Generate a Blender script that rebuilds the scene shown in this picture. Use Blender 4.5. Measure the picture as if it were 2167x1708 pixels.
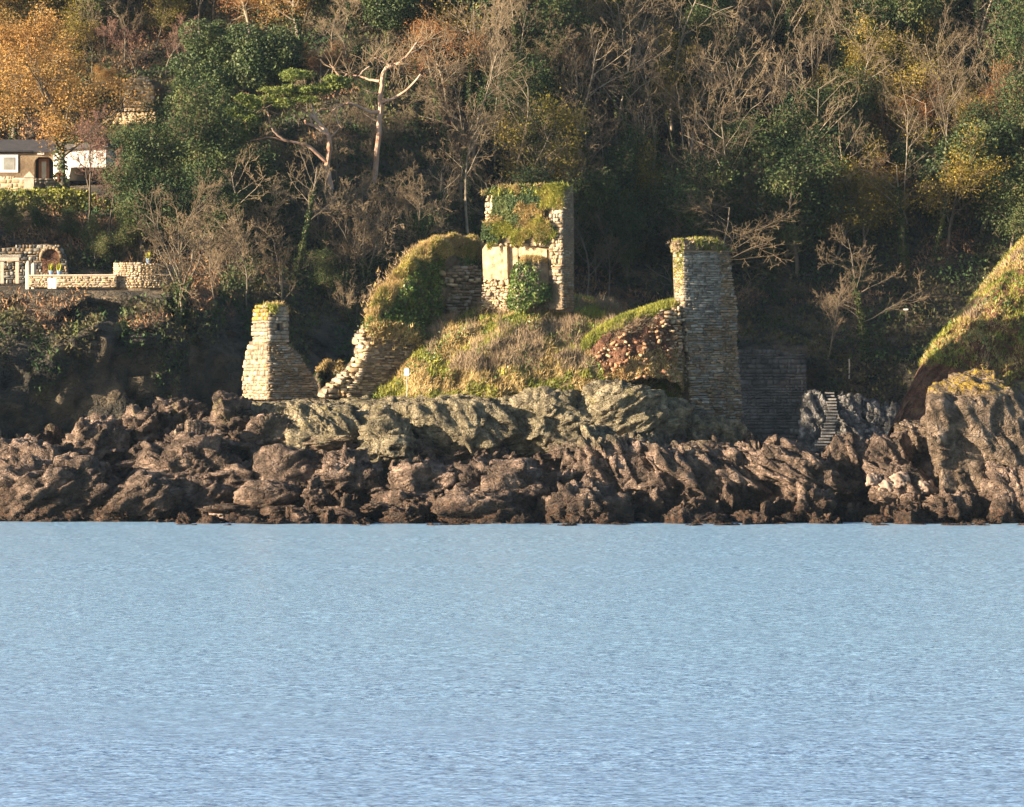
import bpy, math, random, time
import numpy as np
from mathutils import Vector, Matrix
T0 = time.time()
for o in list(bpy.data.objects): bpy.data.objects.remove(o)
SC = bpy.context.scene
COL = SC.collection
# ------------------------------------------------------------------ camera, sky, sun, exposure
F, CX, HY, CH = 10800.0, 1083.5, 817.0, 8.0      # focal length, centre column, horizon row (reference pixels), eye height
cam_d = bpy.data.cameras.new('camera'); cam = bpy.data.objects.new('camera', cam_d); COL.objects.link(cam)
cam.location = (0, 0, CH); cam.rotation_euler = (math.radians(90), 0, 0)
cam_d.sensor_width = 36; cam_d.lens = 36*F/2167; cam_d.shift_y = -37/2167
cam_d.clip_start = 1; cam_d.clip_end = 4000
SC.camera = cam
SUN = Vector((-0.94, -0.335, 0)).normalized(); ELEV = math.radians(13.5)
sundir = Vector((SUN.x*math.cos(ELEV), SUN.y*math.cos(ELEV), math.sin(ELEV)))
world = bpy.data.worlds.new('World'); SC.world = world; world.use_nodes = True
wn = world.node_tree; bg = wn.nodes['Background']
sky = wn.nodes.new('ShaderNodeTexSky'); sky.sky_type = 'NISHITA'; sky.sun_disc = False
sky.sun_elevation = ELEV; sky.sun_rotation = math.atan2(sundir.x, sundir.y)
sky.air_density = 1.0; sky.dust_density = 1.2; sky.ozone_density = 1.5
wn.links.new(sky.outputs[0], bg.inputs[0]); bg.inputs[1].default_value = 0.06
sl = bpy.data.lights.new('sun', 'SUN'); sl.energy = 5.0; sl.angle = math.radians(0.5); sl.color = (1.0, 0.80, 0.58)
so = bpy.data.objects.new('sun', sl); COL.objects.link(so)
so.rotation_euler = (-sundir).to_track_quat('-Z', 'Y').to_euler(); so.location = (-60, 250, 60)
SC.view_settings.view_transform = 'Standard'; SC.view_settings.look = 'None'
SC.view_settings.gamma = 1; SC.view_settings.exposure = 1.9; SC.view_settings.use_curve_mapping = False
SC.render.engine = 'CYCLES'; HAZE = .000035

rng = np.random.default_rng(7); R = random.Random(11)
def W(x, y, Y):                       # reference pixel at a chosen distance -> world point
    return ((x-CX)*Y/F, Y, CH-(y-HY)*Y/F)
def scr(X, Y, Z): return (CX+X*F/Y, HY-(Z-CH)*F/Y)

# ------------------------------------------------------------------ noise
_g = np.random.default_rng(3).normal(size=(256, 3)); _g /= np.linalg.norm(_g, axis=1)[:, None]
def _h(i, j, k, s=0):
    n = (i.astype(np.int64)*73856093) ^ (j.astype(np.int64)*19349663) ^ (k.astype(np.int64)*83492791) ^ (s*2654435)
    n = (n ^ (n >> 13))*1274126177; n = n ^ (n >> 16)
    return n & 0xffffffff
def perlin(p, s=0):
    b = np.floor(p); f = p-b; b = b.astype(np.int64); u = f*f*f*(f*(f*6-15)+10); r = 0
    for a in (0, 1):
        for c in (0, 1):
            for d in (0, 1):
                g = _g[_h(b[:, 0]+a, b[:, 1]+c, b[:, 2]+d, s) & 255]
                w = (u[:, 0] if a else 1-u[:, 0])*(u[:, 1] if c else 1-u[:, 1])*(u[:, 2] if d else 1-u[:, 2])
                r = r+w*((f[:, 0]-a)*g[:, 0]+(f[:, 1]-c)*g[:, 1]+(f[:, 2]-d)*g[:, 2])
    return r*1.5
def fbm(p, o=4, s=0, ridged=False):
    r = 0; a = 1; t = 0
    for i in range(o):
        n = perlin(p*2**i+i*7.3, s+i)
        if ridged: n = 1-2*np.abs(n)
        r = r+a*n; t += a; a *= .5
    return r/t
def facets(p, s=0, tilt=1.0, crack=0.25):       # broken blocks: every Voronoi cell a tilted plane, cracks between
    b = np.floor(p).astype(np.int64); N = len(p)
    d1 = np.full(N, 9.); d2 = np.full(N, 9.); val = np.zeros(N)
    for a in (-1, 0, 1):
        for c in (-1, 0, 1):
            for d in (-1, 0, 1):
                q = b+np.array((a, c, d)); h = _h(q[:, 0], q[:, 1], q[:, 2], s)
                rx = (h & 1023)/1023.; ry = ((h >> 10) & 1023)/1023.; rz = ((h >> 20) & 1023)/1023.
                v = np.stack((q[:, 0]+rx-p[:, 0], q[:, 1]+ry-p[:, 1], q[:, 2]+rz-p[:, 2]), 1)
                dd = np.sqrt((v*v).sum(1)); g = _g[(h >> 3) & 255]
                vv = (ry-.5)+tilt*(v*g).sum(1)
                m = dd < d1; d2 = np.where(m, d1, np.minimum(d2, dd)); val = np.where(m, vv, val); d1 = np.where(m, dd, d1)
    return val-crack*np.exp(-((d2-d1)/0.08)**2)

# ------------------------------------------------------------------ materials
def mk(name, cols, nscale=1.0, rough=.9, bump=.4, bscale=8, island=0.0, objr=0.0, trans=0.0, detail=6, stretch=None, pos=None, extra=None, spec=.25, frac=0):
    m = bpy.data.materials.new(name); m.use_nodes = True; nt = m.node_tree; N = nt.nodes; L = nt.links
    b = N['Principled BSDF']; geo = N.new('ShaderNodeNewGeometry'); src = geo.outputs['Position']
    if stretch:
        mp = N.new('ShaderNodeMapping'); mp.inputs['Scale'].default_value = stretch; L.new(src, mp.inputs[0]); mp.inputs['Rotation'].default_value = (0.1, .35, .2); nsrc = mp.outputs[0]
    else: nsrc = src
    no = N.new('ShaderNodeTexNoise'); no.inputs['Scale'].default_value = nscale; no.inputs['Detail'].default_value = detail; no.inputs['Roughness'].default_value = .62
    L.new(nsrc, no.inputs['Vector'])
    r = N.new('ShaderNodeValToRGB'); L.new(no.outputs['Fac'], r.inputs[0]); e = r.color_ramp.elements
    n = len(cols); ps = pos or [0.32+0.36*i/(max(1, n-1)) for i in range(n)]
    while len(e) < n: e.new(.5)
    for i, c in enumerate(cols): e[i].position = ps[i]; e[i].color = (*c, 1)
    out = r.outputs[0]
    if island or objr:
        hs = N.new('ShaderNodeHueSaturation'); L.new(out, hs.inputs['Color'])
        mm = N.new('ShaderNodeMath'); mm.operation = 'MULTIPLY_ADD'; L.new(geo.outputs['Random Per Island'], mm.inputs[0]); mm.inputs[1].default_value = 2*island; mm.inputs[2].default_value = 1-island-objr
        oi = N.new('ShaderNodeObjectInfo'); m2 = N.new('ShaderNodeMath'); m2.operation = 'MULTIPLY_ADD'; L.new(oi.outputs['Random'], m2.inputs[0]); m2.inputs[1].default_value = 2*objr; L.new(mm.outputs[0], m2.inputs[2])
        L.new(m2.outputs[0], hs.inputs['Value']); out = hs.outputs[0]
    if extra: out = extra(nt, out, src, geo)
    L.new(out, b.inputs['Base Color']); b.inputs['Roughness'].default_value = rough; b.inputs['Specular IOR Level'].default_value = spec
    if frac:
        wn_ = N.new('ShaderNodeTexNoise'); wn_.inputs['Scale'].default_value = 1.6; wn_.inputs['Detail'].default_value = 5; L.new(src, wn_.inputs['Vector'])
        wa = N.new('ShaderNodeVectorMath'); wa.operation = 'MULTIPLY_ADD'; L.new(wn_.outputs['Color'], wa.inputs[0]); wa.inputs[1].default_value = (.9, .9, .9); fm = N.new('ShaderNodeMapping'); fm.inputs['Rotation'].default_value = (.2, .75, .1); fm.inputs['Scale'].default_value = (.75, 1, 1.7); L.new(src, fm.inputs[0]); L.new(fm.outputs[0], wa.inputs[2])
        hsum = None
        for sc, am in ((.9, 1.0), (2.2, .5), (5.0, .22)):
            vo = N.new('ShaderNodeTexVoronoi'); vo.inputs['Scale'].default_value = sc; L.new(wa.outputs[0], vo.inputs['Vector'])
            vo.feature = 'DISTANCE_TO_EDGE'; q = math_node(nt, 'MULTIPLY', math_node(nt, 'MINIMUM', vo.outputs['Distance'], .12), am*5); hsum = q if hsum is None else math_node(nt, 'ADD', hsum, q)
        hsum = math_node(nt, 'ADD', hsum, math_node(nt, 'MULTIPLY', noise_node(nt, nsrc, bscale*1.6, 7, .7), .5))
        bu = N.new('ShaderNodeBump'); bu.inputs['Strength'].default_value = bump; bu.inputs['Distance'].default_value = frac; L.new(hsum, bu.inputs['Height']); L.new(bu.outputs[0], b.inputs['Normal'])
    elif bump:
        bn = N.new('ShaderNodeTexNoise'); bn.inputs['Scale'].default_value = bscale; bn.inputs['Detail'].default_value = 8; bn.inputs['Roughness'].default_value = .7; L.new(nsrc, bn.inputs['Vector'])
        bu = N.new('ShaderNodeBump'); bu.inputs['Strength'].default_value = bump; bu.inputs['Distance'].default_value = .12; L.new(bn.outputs['Fac'], bu.inputs['Height']); L.new(bu.outputs[0], b.inputs['Normal'])
    if trans:
        tr = N.new('ShaderNodeBsdfTranslucent'); L.new(out, tr.inputs['Color']); mx = N.new('ShaderNodeMixShader'); mx.inputs[0].default_value = trans
        L.new(b.outputs[0], mx.inputs[1]); L.new(tr.outputs[0], mx.inputs[2]); L.new(mx.outputs[0], N['Material Output'].inputs[0])
    return m
def mixc(nt, a, b, fac):               # a, b: socket or colour; fac: socket
    m = nt.nodes.new('ShaderNodeMix'); m.data_type = 'RGBA'
    for k, v in ((6, a), (7, b)):
        if hasattr(v, 'is_linked'): nt.links.new(v, m.inputs[k])
        else: m.inputs[k].default_value = (*v, 1)
    nt.links.new(fac, m.inputs[0]); return m.outputs[2]
def rng_node(nt, val, a, b, lo=0, hi=1):
    r = nt.nodes.new('ShaderNodeMapRange'); nt.links.new(val, r.inputs[0]); r.inputs[1].default_value = a; r.inputs[2].default_value = b; r.inputs[3].default_value = lo; r.inputs[4].default_value = hi; return r.outputs[0]
def math_node(nt, op, a, b):
    r = nt.nodes.new('ShaderNodeMath'); r.operation = op
    for k, v in ((0, a), (1, b)):
        if hasattr(v, 'is_linked'): nt.links.new(v, r.inputs[k])
        else: r.inputs[k].default_value = v
    return r.outputs[0]
def noise_node(nt, src, sc, det=5, rough=.6):
    n = nt.nodes.new('ShaderNodeTexNoise'); n.inputs['Scale'].default_value = sc; n.inputs['Detail'].default_value = det; n.inputs['Roughness'].default_value = rough; nt.links.new(src, n.inputs['Vector']); return n.outputs['Fac']
def rock_extra(lichen=True, green=True):
    def f(nt, out, src, geo):
        sp = nt.nodes.new('ShaderNodeSeparateXYZ'); nt.links.new(src, sp.inputs[0]); z = sp.outputs[2]
        n1 = noise_node(nt, src, .35, 4); zz = math_node(nt, 'ADD', z, math_node(nt, 'MULTIPLY', math_node(nt, 'SUBTRACT', n1, .5), 3.0))
        if green:
            n2 = noise_node(nt, src, 1.7, 6)
            g = mixc(nt, (.08, .07, .045), (.40, .345, .215), rng_node(nt, n2, .38, .62))
            xm = math_node(nt, 'MULTIPLY', rng_node(nt, math_node(nt, 'ADD', sp.outputs[0], math_node(nt, 'MULTIPLY', n1, 6.0)), -12, -8), rng_node(nt, sp.outputs[0], 13, 10))
            out = mixc(nt, out, g, math_node(nt, 'MULTIPLY', xm, rng_node(nt, zz, 4.3, 5.4)))
        # weed and wet dark zone at the water
        n3 = noise_node(nt, src, 3.5, 5)
        w = mixc(nt, (.03, .022, .016), (.11, .055, .028), rng_node(nt, n3, .45, .65))
        out = mixc(nt, w, out, rng_node(nt, zz, .1, 2.2))
        if lichen:
            n4 = noise_node(nt, src, 1.1, 7, .7)
            l = math_node(nt, 'MULTIPLY', rng_node(nt, n4, .56, .64), rng_node(nt, z, 4.6, 6.5))
            out = mixc(nt, out, (.27, .23, .10), math_node(nt, 'MULTIPLY', l, .7))
            n5 = noise_node(nt, src, 9, 6, .7)
            out = mixc(nt, out, (.035, .032, .028), math_node(nt, 'MULTIPLY', rng_node(nt, n5, .54, .62), .45))
        return out
    return f
M = {}
M['rock'] = mk('shore_rock', [(.035, .027, .021), (.145, .103, .076), (.46, .335, .255)], .9, .85, 1.0, 4, frac=.3, extra=rock_extra())
M['reef'] = mk('reef_rock', [(.033, .026, .021), (.13, .093, .07), (.42, .31, .235)], .9, .85, 1.0, 4, frac=.3, extra=rock_extra())
M['ledge'] = mk('ledge_rock', [(.07, .06, .04), (.24, .205, .13), (.48, .41, .27)], 1.3, .85, 1.0, 4, stretch=(1.6, 1, .7), frac=.35, extra=rock_extra(True, False))
M['pale_rock'] = mk('pale_boulder', [(.17, .125, .095), (.38, .29, .23)], 1.2, .85, .5, 6)
def stack_extra(nt, out, src, geo):
    out = rock_extra(False, False)(nt, out, src, geo)
    sp = nt.nodes.new('ShaderNodeSeparateXYZ'); nt.links.new(src, sp.inputs[0])
    n = noise_node(nt, src, 2.3, 6, .65)
    l = math_node(nt, 'MULTIPLY', math_node(nt, 'MULTIPLY', rng_node(nt, n, .46, .55), .85), rng_node(nt, sp.outputs[2], 7.4, 8.0))
    return mixc(nt, out, (.42, .29, .045), l)
M['stack'] = mk('stack_rock', [(.055, .042, .03), (.17, .125, .085), (.36, .28, .21)], 1.2, .85, 1.0, 4, frac=.35, extra=stack_extra)
M['cliff'] = mk('hillside_earth_and_rock', [(.028, .03, .028), (.09, .08, .06), (.22, .17, .11)], .5, .9, 1.0, 2.0, frac=.35)
M['stairrock'] = mk('pale_cove_rock', [(.07, .07, .07), (.20, .19, .17), (.56, .53, .48)], 1.6, .85, 1.0, 3, frac=.3)
M['mortar'] = mk('mortar_core', [(.10, .08, .055), (.21, .165, .11)], 2, .95, .8, 9)
M['stone'] = mk('fort_stone', [(.20, .16, .115), (.33, .27, .20), (.46, .39, .30)], 1.3, .9, .6, 9, island=.22, objr=.22)
M['stone_y'] = mk('warm_rubble_stone', [(.26, .185, .10), (.44, .33, .20), (.56, .45, .30)], 1.3, .9, .5, 9, island=.2, objr=.25)
M['stone_g'] = mk('grey_slate_stone', [(.15, .135, .11), (.26, .24, .20), (.40, .37, .31)], 1.3, .9, .6, 9, island=.3, objr=.3)
M['stone_b'] = mk('brown_slate_stone', [(.13, .095, .06), (.24, .175, .11), (.36, .28, .19)], .9, .9, .5, 9, island=.2, objr=.25)
M['stone_r'] = mk('rubble_in_red_earth', [(.24, .11, .055), (.36, .20, .11), (.42, .29, .19)], 1.1, .9, .5, 9, island=.2, objr=.3)
M['lichen_stone'] = mk('orange_lichen_stone', [(.30, .19, .06), (.42, .27, .07)], 3, .9, .5, 9)
M['stone_d'] = mk('shade_darkened_stone', [(.05, .05, .045), (.10, .095, .085), (.16, .15, .13)], .8, .9, .5, 9, island=.2, objr=.25)  # darkened copy of the wall stone; shade is put into the colour
M['plaster'] = mk('old_plaster', [(.22, .15, .09), (.44, .32, .20), (.56, .43, .30)], 2.2, .9, .8, 7)
M['redearth'] = mk('red_earth', [(.07, .035, .024), (.16, .08, .048), (.27, .155, .085)], 1.6, .95, 1.0, 3, frac=.25)
M['soil'] = mk('grassy_soil', [(.08, .075, .035), (.16, .13, .06), (.25, .19, .09)], .8, .95, 1.0, 4)
M['grass_tan'] = mk('dry_grass', [(.26, .19, .075), (.46, .34, .15), (.56, .44, .21)], .6, .9, 0, island=.25, trans=.2)
M['grass_green'] = mk('green_grass', [(.11, .14, .03), (.26, .27, .055), (.44, .41, .10)], .5, .9, 0, island=.25, trans=.2)
M['heather'] = mk('brown_heather', [(.15, .11, .07), (.29, .22, .14), (.40, .31, .20)], .6, .9, 0, island=.25)
M['ivy'] = mk('ivy_leaf', [(.03, .07, .015), (.09, .15, .03), (.2, .24, .05)], 1.2, .5, 0, island=.35, trans=.15, spec=.5)
M['bark_pale'] = mk('pale_bark', [(.14, .12, .085), (.36, .30, .215)], 1.5, .9, 0)
M['bark_grey'] = mk('grey_bark', [(.10, .085, .06), (.22, .185, .14)], 1.2, .9, 0)
M['bark_pink'] = mk('pine_bark', [(.30, .16, .10), (.48, .32, .23), (.52, .42, .34)], .8, .9, 0)
M['twig'] = mk('bare_twigs', [(.08, .062, .038), (.19, .145, .09), (.33, .25, .155)], .15, .9, 0, objr=.2)
M['twig_pink'] = mk('purple_twigs', [(.17, .10, .075), (.28, .165, .125)], .2, .9, 0, objr=.15)
M['leaf_dark'] = mk('evergreen_leaf', [(.022, .045, .014), (.055, .085, .026), (.12, .14, .05)], .4, .6, 0, island=.4, trans=.15, spec=.4)
M['leaf_gold'] = mk('golden_leaf', [(.24, .125, .035), (.40, .235, .075), (.36, .27, .09)], .2, .8, 0, island=.3, trans=.3)
M['leaf_rust'] = mk('russet_leaf', [(.16, .07, .028), (.30, .135, .05), (.32, .19, .07)], .2, .8, 0, island=.35, trans=.25)
M['leaf_yellow'] = mk('yellowing_leaf', [(.10, .11, .022), (.25, .20, .035), (.34, .24, .05)], .25, .8, 0, island=.4, trans=.25)
M['leaf_green'] = mk('green_leaf', [(.022, .048, .018), (.055, .085, .028), (.12, .135, .042)], .3, .7, 0, island=.4, trans=.2)
M['pine'] = mk('pine_needles', [(.06, .10, .022), (.15, .19, .045), (.25, .28, .075)], .5, .7, 0, island=.3, trans=.2)
M['under'] = mk('woodland_undergrowth', [(.02, .045, .02), (.05, .085, .03), (.10, .08, .04), (.12, .15, .045)], .25, .85, 0, island=.4, trans=.15)
M['bracken'] = mk('dead_bracken', [(.13, .065, .035), (.26, .15, .08), (.30, .20, .10)], .4, .9, 0, island=.3)
M['white'] = mk('white_render', [(.74, .70, .66), (.80, .77, .73)], .6, .8, .1, 6)
M['slate'] = mk('slate_roof', [(.05, .05, .055), (.085, .08, .08)], 2, .6, .3, 8)
M['wood'] = mk('brown_door_wood', [(.16, .07, .03), (.25, .12, .05)], 3, .6, 0)
M['glass'] = mk('window_glass', [(.22, .22, .2), (.4, .4, .36)], 1.2, .15, 0, spec=.5)
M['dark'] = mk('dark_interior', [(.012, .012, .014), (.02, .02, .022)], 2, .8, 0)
M['cream'] = mk('cream_stone', [(.46, .38, .29), (.60, .50, .40)], 2, .85, .3, 6, objr=.08)
M['blue'] = mk('blue_glaze', [(.16, .26, .45), (.22, .33, .5)], 4, .3, 0)
M['yplant'] = mk('yellow_green_plant', [(.22, .24, .02), (.38, .36, .05)], 4, .7, 0, island=.2)
M['red'] = mk('red_flowers', [(.35, .05, .03), (.5, .1, .05)], 5, .8, 0)
M['step'] = mk('worn_concrete_step', [(.16, .155, .145), (.33, .32, .30)], 2, .85, .3, 6, objr=.15)
# water
def water_mat():
    m = bpy.data.materials.new('sea_water'); m.use_nodes = True; nt = m.node_tree; b = nt.nodes['Principled BSDF']
    b.inputs['Base Color'].default_value = (.27, .46, .61, 1); b.inputs['Roughness'].default_value = .3; b.inputs['IOR'].default_value = 1.333
    geo = nt.nodes.new('ShaderNodeNewGeometry'); mp = nt.nodes.new('ShaderNodeMapping'); mp.inputs['Scale'].default_value = (1.0, 1, 1); nt.links.new(geo.outputs['Position'], mp.inputs[0])
    acc = geo.outputs['Normal']
    gm = nt.nodes.new('ShaderNodeMapping'); gm.inputs['Scale'].default_value = (.25, 1, 1); nt.links.new(geo.outputs['Position'], gm.inputs[0]); g = rng_node(nt, noise_node(nt, gm.outputs[0], .07, 4), .35, .65, .6, 1.35)
    sp = nt.nodes.new('ShaderNodeSeparateXYZ'); nt.links.new(geo.outputs['Position'], sp.inputs[0]); nt.links.new(mixc(nt, (.24, .385, .60), (.25, .425, .595), rng_node(nt, math_node(nt, 'ADD', sp.outputs[1], math_node(nt, 'MULTIPLY', noise_node(nt, gm.outputs[0], .05, 3), 50.0)), 105, 190)), b.inputs['Base Color'])  # base colour painted bluer near the camera, standing in for reflected higher sky
    for sc, k, det in ((3.2, .62, 2), (10.0, .7, 2)):
        n = nt.nodes.new('ShaderNodeTexNoise'); n.inputs['Scale'].default_value = sc; n.inputs['Detail'].default_value = det; nt.links.new(mp.outputs[0], n.inputs['Vector'])
        s1 = nt.nodes.new('ShaderNodeVectorMath'); s1.operation = 'SUBTRACT'; nt.links.new(n.outputs['Color'], s1.inputs[0]); s1.inputs[1].default_value = (.5, .5, .5)
        s2 = nt.nodes.new('ShaderNodeVectorMath'); s2.operation = 'MULTIPLY'; nt.links.new(s1.outputs[0], s2.inputs[0]); s2.inputs[1].default_value = (k, k*1.3, 0)
        s3 = nt.nodes.new('ShaderNodeVectorMath'); s3.operation = 'SCALE'; nt.links.new(s2.outputs[0], s3.inputs[0]); nt.links.new(g, s3.inputs['Scale'])
        a = nt.nodes.new('ShaderNodeVectorMath'); a.operation = 'ADD'; nt.links.new(acc, a.inputs[0]); nt.links.new(s3.outputs[0], a.inputs[1]); acc = a.outputs[0]
    nm = nt.nodes.new('ShaderNodeVectorMath'); nm.operation = 'NORMALIZE'; nt.links.new(acc, nm.inputs[0]); nt.links.new(nm.outputs[0], b.inputs['Normal']); return m
M['water'] = water_mat()

# ------------------------------------------------------------------ object helpers
def tag(o, label=None, cat=None, group=None, kind=None):
    for k, v in (('label', label), ('category', cat), ('group', group), ('kind', kind)):
        if v: o[k] = v
    return o
def mesh_np(name, V, Fc, mat, smooth=False):    # Fc: (n,3) or (n,4) array
    V = np.asarray(V, np.float32); Fc = np.asarray(Fc, np.int32); me = bpy.data.meshes.new(name)
    k = Fc.shape[1]; me.vertices.add(len(V)); me.vertices.foreach_set('co', V.ravel())
    me.loops.add(Fc.size); me.loops.foreach_set('vertex_index', Fc.ravel())
    me.polygons.add(len(Fc)); me.polygons.foreach_set('loop_start', np.arange(0, Fc.size, k, dtype=np.int32)); me.polygons.foreach_set('loop_total', np.full(len(Fc), k, np.int32))
    if smooth: me.polygons.foreach_set('use_smooth', np.ones(len(Fc), bool))
    me.update(calc_edges=True)
    if mat: me.materials.append(M[mat] if isinstance(mat, str) else mat)
    return me
def ob(name, me, parent=None, loc=None, rot=None, scale=None):
    o = bpy.data.objects.new(name, me); COL.objects.link(o)
    if parent is not None: o.parent = parent
    if loc is not None: o.location = loc
    if rot is not None: o.rotation_euler = rot
    if scale is not None: o.scale = scale
    return o
def thing(name, label, cat, loc=(0, 0, 0), rz=0, group=None):
    o = ob(name, None, loc=loc, rot=(0, 0, rz)); o.empty_display_size = .5; return tag(o, label, cat, group)
def grid_faces(nu, nv, off=0):
    i = np.arange(nu-1)[:, None]*nv+np.arange(nv-1)[None, :]; i = i.ravel()+off
    return np.stack((i, i+nv, i+nv+1, i+1), 1)
BOXF = np.array([(0, 1, 3, 2), (4, 6, 7, 5), (0, 4, 5, 1), (2, 3, 7, 6), (0, 2, 6, 4), (1, 5, 7, 3)])
class MB:                              # collects boxes, prisms and tubes into one mesh
    def __init__(s): s.v = []; s.f = []; s.n = 0
    def add(s, V, Fc):
        s.v.append(np.asarray(V, float)); s.f += [tuple(int(i)+s.n for i in q) for q in Fc]; s.n += len(V)
    def box(s, x0, x1, y0, y1, z0, z1):
        s.add([(x, y, z) for x in (x0, x1) for y in (y0, y1) for z in (z0, z1)], BOXF)
    def tube(s, P, rad, sides=8, cap=True):
        P = np.asarray(P, float); n = len(P); V = []
        for i in range(n):
            t = P[min(i+1, n-1)]-P[max(i-1, 0)]; t = t/np.linalg.norm(t); a = np.cross(t, (0.1, 1, .2)); a /= np.linalg.norm(a); b = np.cross(t, a)
            for k in range(sides):
                w = 2*math.pi*k/sides; V.append(P[i]+rad[i]*(a*math.cos(w)+b*math.sin(w)))
        fs = [(i*sides+k, i*sides+(k+1) % sides, (i+1)*sides+(k+1) % sides, (i+1)*sides+k) for i in range(n-1) for k in range(sides)]
        if cap: fs += [tuple(range(sides))[::-1], tuple(range((n-1)*sides, n*sides))]
        s.add(V, fs)
    def build(s, name, mat, parent=None, loc=None, rot=None):
        me = bpy.data.meshes.new(name); me.from_pydata(np.concatenate(s.v).tolist(), [], s.f); me.materials.append(M[mat]); me.update(); me.validate()
        return ob(name, me, parent, loc, rot)
def scatter(V, Q, n, filt=None, seed=1):         # random points and normals on a quad grid mesh
    r = np.random.default_rng(seed); V = np.asarray(V); a = V[Q[:, 0]]; b = V[Q[:, 1]]; c = V[Q[:, 2]]; d = V[Q[:, 3]]
    nr = np.cross(c-a, d-b); ar = np.linalg.norm(nr, axis=1)+1e-9; i = r.choice(len(Q), n, p=ar/ar.sum())
    u = r.random((n, 1)); v = r.random((n, 1)); P = (a[i]*(1-u)+b[i]*u)*(1-v)+(d[i]*(1-u)+c[i]*u)*v; Nn = nr[i]/ar[i][:, None]
    if filt is not None:
        m = filt(P, Nn); P = P[m]; Nn = Nn[m]
    return P, Nn
def tufts(name, P, L, w, mat, parent=None, lean=(0, 0, 0), spread=.6, blades=4, seed=1, kind='stuff', nrm=None, nmix=0.3):
    r = np.random.default_rng(seed); P = np.repeat(P, blades, 0); n = len(P); up = np.array((0, 0, 1.))+np.array(lean)
    if nrm is not None: up = up+nmix*np.repeat(nrm, blades, 0)
    d = up+r.normal(size=(n, 3))*spread; d /= np.linalg.norm(d, axis=1)[:, None]; l = L*(.5+r.random((n, 1)))
    s = r.normal(size=(n, 3)); s -= d*(s*d).sum(1)[:, None]; s /= np.linalg.norm(s, axis=1)[:, None]; s *= w*(.6+.8*r.random((n, 1)))
    b = P+r.normal(size=(n, 3))*w*1.5
    V = np.stack((b-s, b+s, b+d*l), 1).reshape(-1, 3); Fc = np.arange(3*n).reshape(-1, 3)
    return tag(ob(name, mesh_np(name, V, Fc, mat), parent), kind=kind)
def leaf_mesh(P, size, seed=1, nrm=None, align=0.0):
    r = np.random.default_rng(seed); n = len(P); d = r.normal(size=(n, 3))
    if nrm is not None: d = d*(1-align)+nrm*align*1.5
    d /= np.linalg.norm(d, axis=1)[:, None]
    a = np.cross(d, r.normal(size=(n, 3))); a /= np.linalg.norm(a, axis=1)[:, None]; b = np.cross(d, a)
    s = size*(.6+.8*r.random((n, 1))); a *= s; b *= s*.7
    V = np.stack((P-a, P-b*.9, P+a, P+b*.9), 1).reshape(-1, 3)
    return V, np.arange(4*n).reshape(-1, 4)
def leaves(name, P, size, mat, parent=None, seed=1, kind='stuff', nrm=None, align=0.):
    V, Fc = leaf_mesh(P, size, seed, nrm, align); return tag(ob(name, mesh_np(name, V, Fc, mat), parent), kind=kind)

# ------------------------------------------------------------------ sea
def make_sea():
    ny = 620; ys = [60.]
    Ys = 1/np.linspace(1/60., 1/310., ny); Ys = np.concatenate((Ys, [330, 380, 460])); Ys = np.concatenate(([-300, -60, 20, 45], Ys))
    nu = 300; us = np.linspace(-1, 1, nu); us = np.concatenate(([-14, -6, -2.5, -1.4], us, [1.4, 2.5, 6, 14]))
    Yg = np.repeat(Ys[None, :], len(us), 0); half = np.maximum(Yg*1083/F+4, 10)
    Xg = us[:, None]*half*np.ones_like(Yg)
    rr = np.random.default_rng(5); Z = np.zeros_like(Xg)
    for k in range(40):
        lam = .5*1.06**k; ang = rr.normal(1.45, .75); kx, ky = math.cos(ang), math.sin(ang); kk = 2*math.pi/lam
        amp = .0011*lam**.9
        px = (1.0 if lam > 1.2 else 1.0)
        ph = kk*(kx*Xg+ky*Yg)+rr.random()*6.28+0.8*np.sin(Xg*.13*px+k)+.8*np.sin(Yg*.09+k*1.7)
        keep = np.clip((lam-.6*np.gradient(Yg, axis=1))/(.6*np.gradient(Yg, axis=1)+.05), 0, 1) if ky > .3 else 1
        Z += amp*np.sin(ph)*(0.35+0.65*keep)
    fade = np.clip((1.3-np.abs(us))/.3, 0, 1)[:, None]*np.clip((Yg-46)/14, 0, 1)*np.clip((330-Yg)/20, 0, 1)
    gust = .8+.35*perlin(np.stack((Xg.ravel()*.03, Yg.ravel()*.02, 0*Xg.ravel()), 1)).reshape(Xg.shape)
    Z = Z*fade*gust
    V = np.stack((Xg, Yg, Z), 2).reshape(-1, 3)
    tag(ob('water', mesh_np('water', V, grid_faces(len(us), len(Ys)), 'water', True)), label='calm rippled blue sea', kind='structure')
make_sea()

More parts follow.
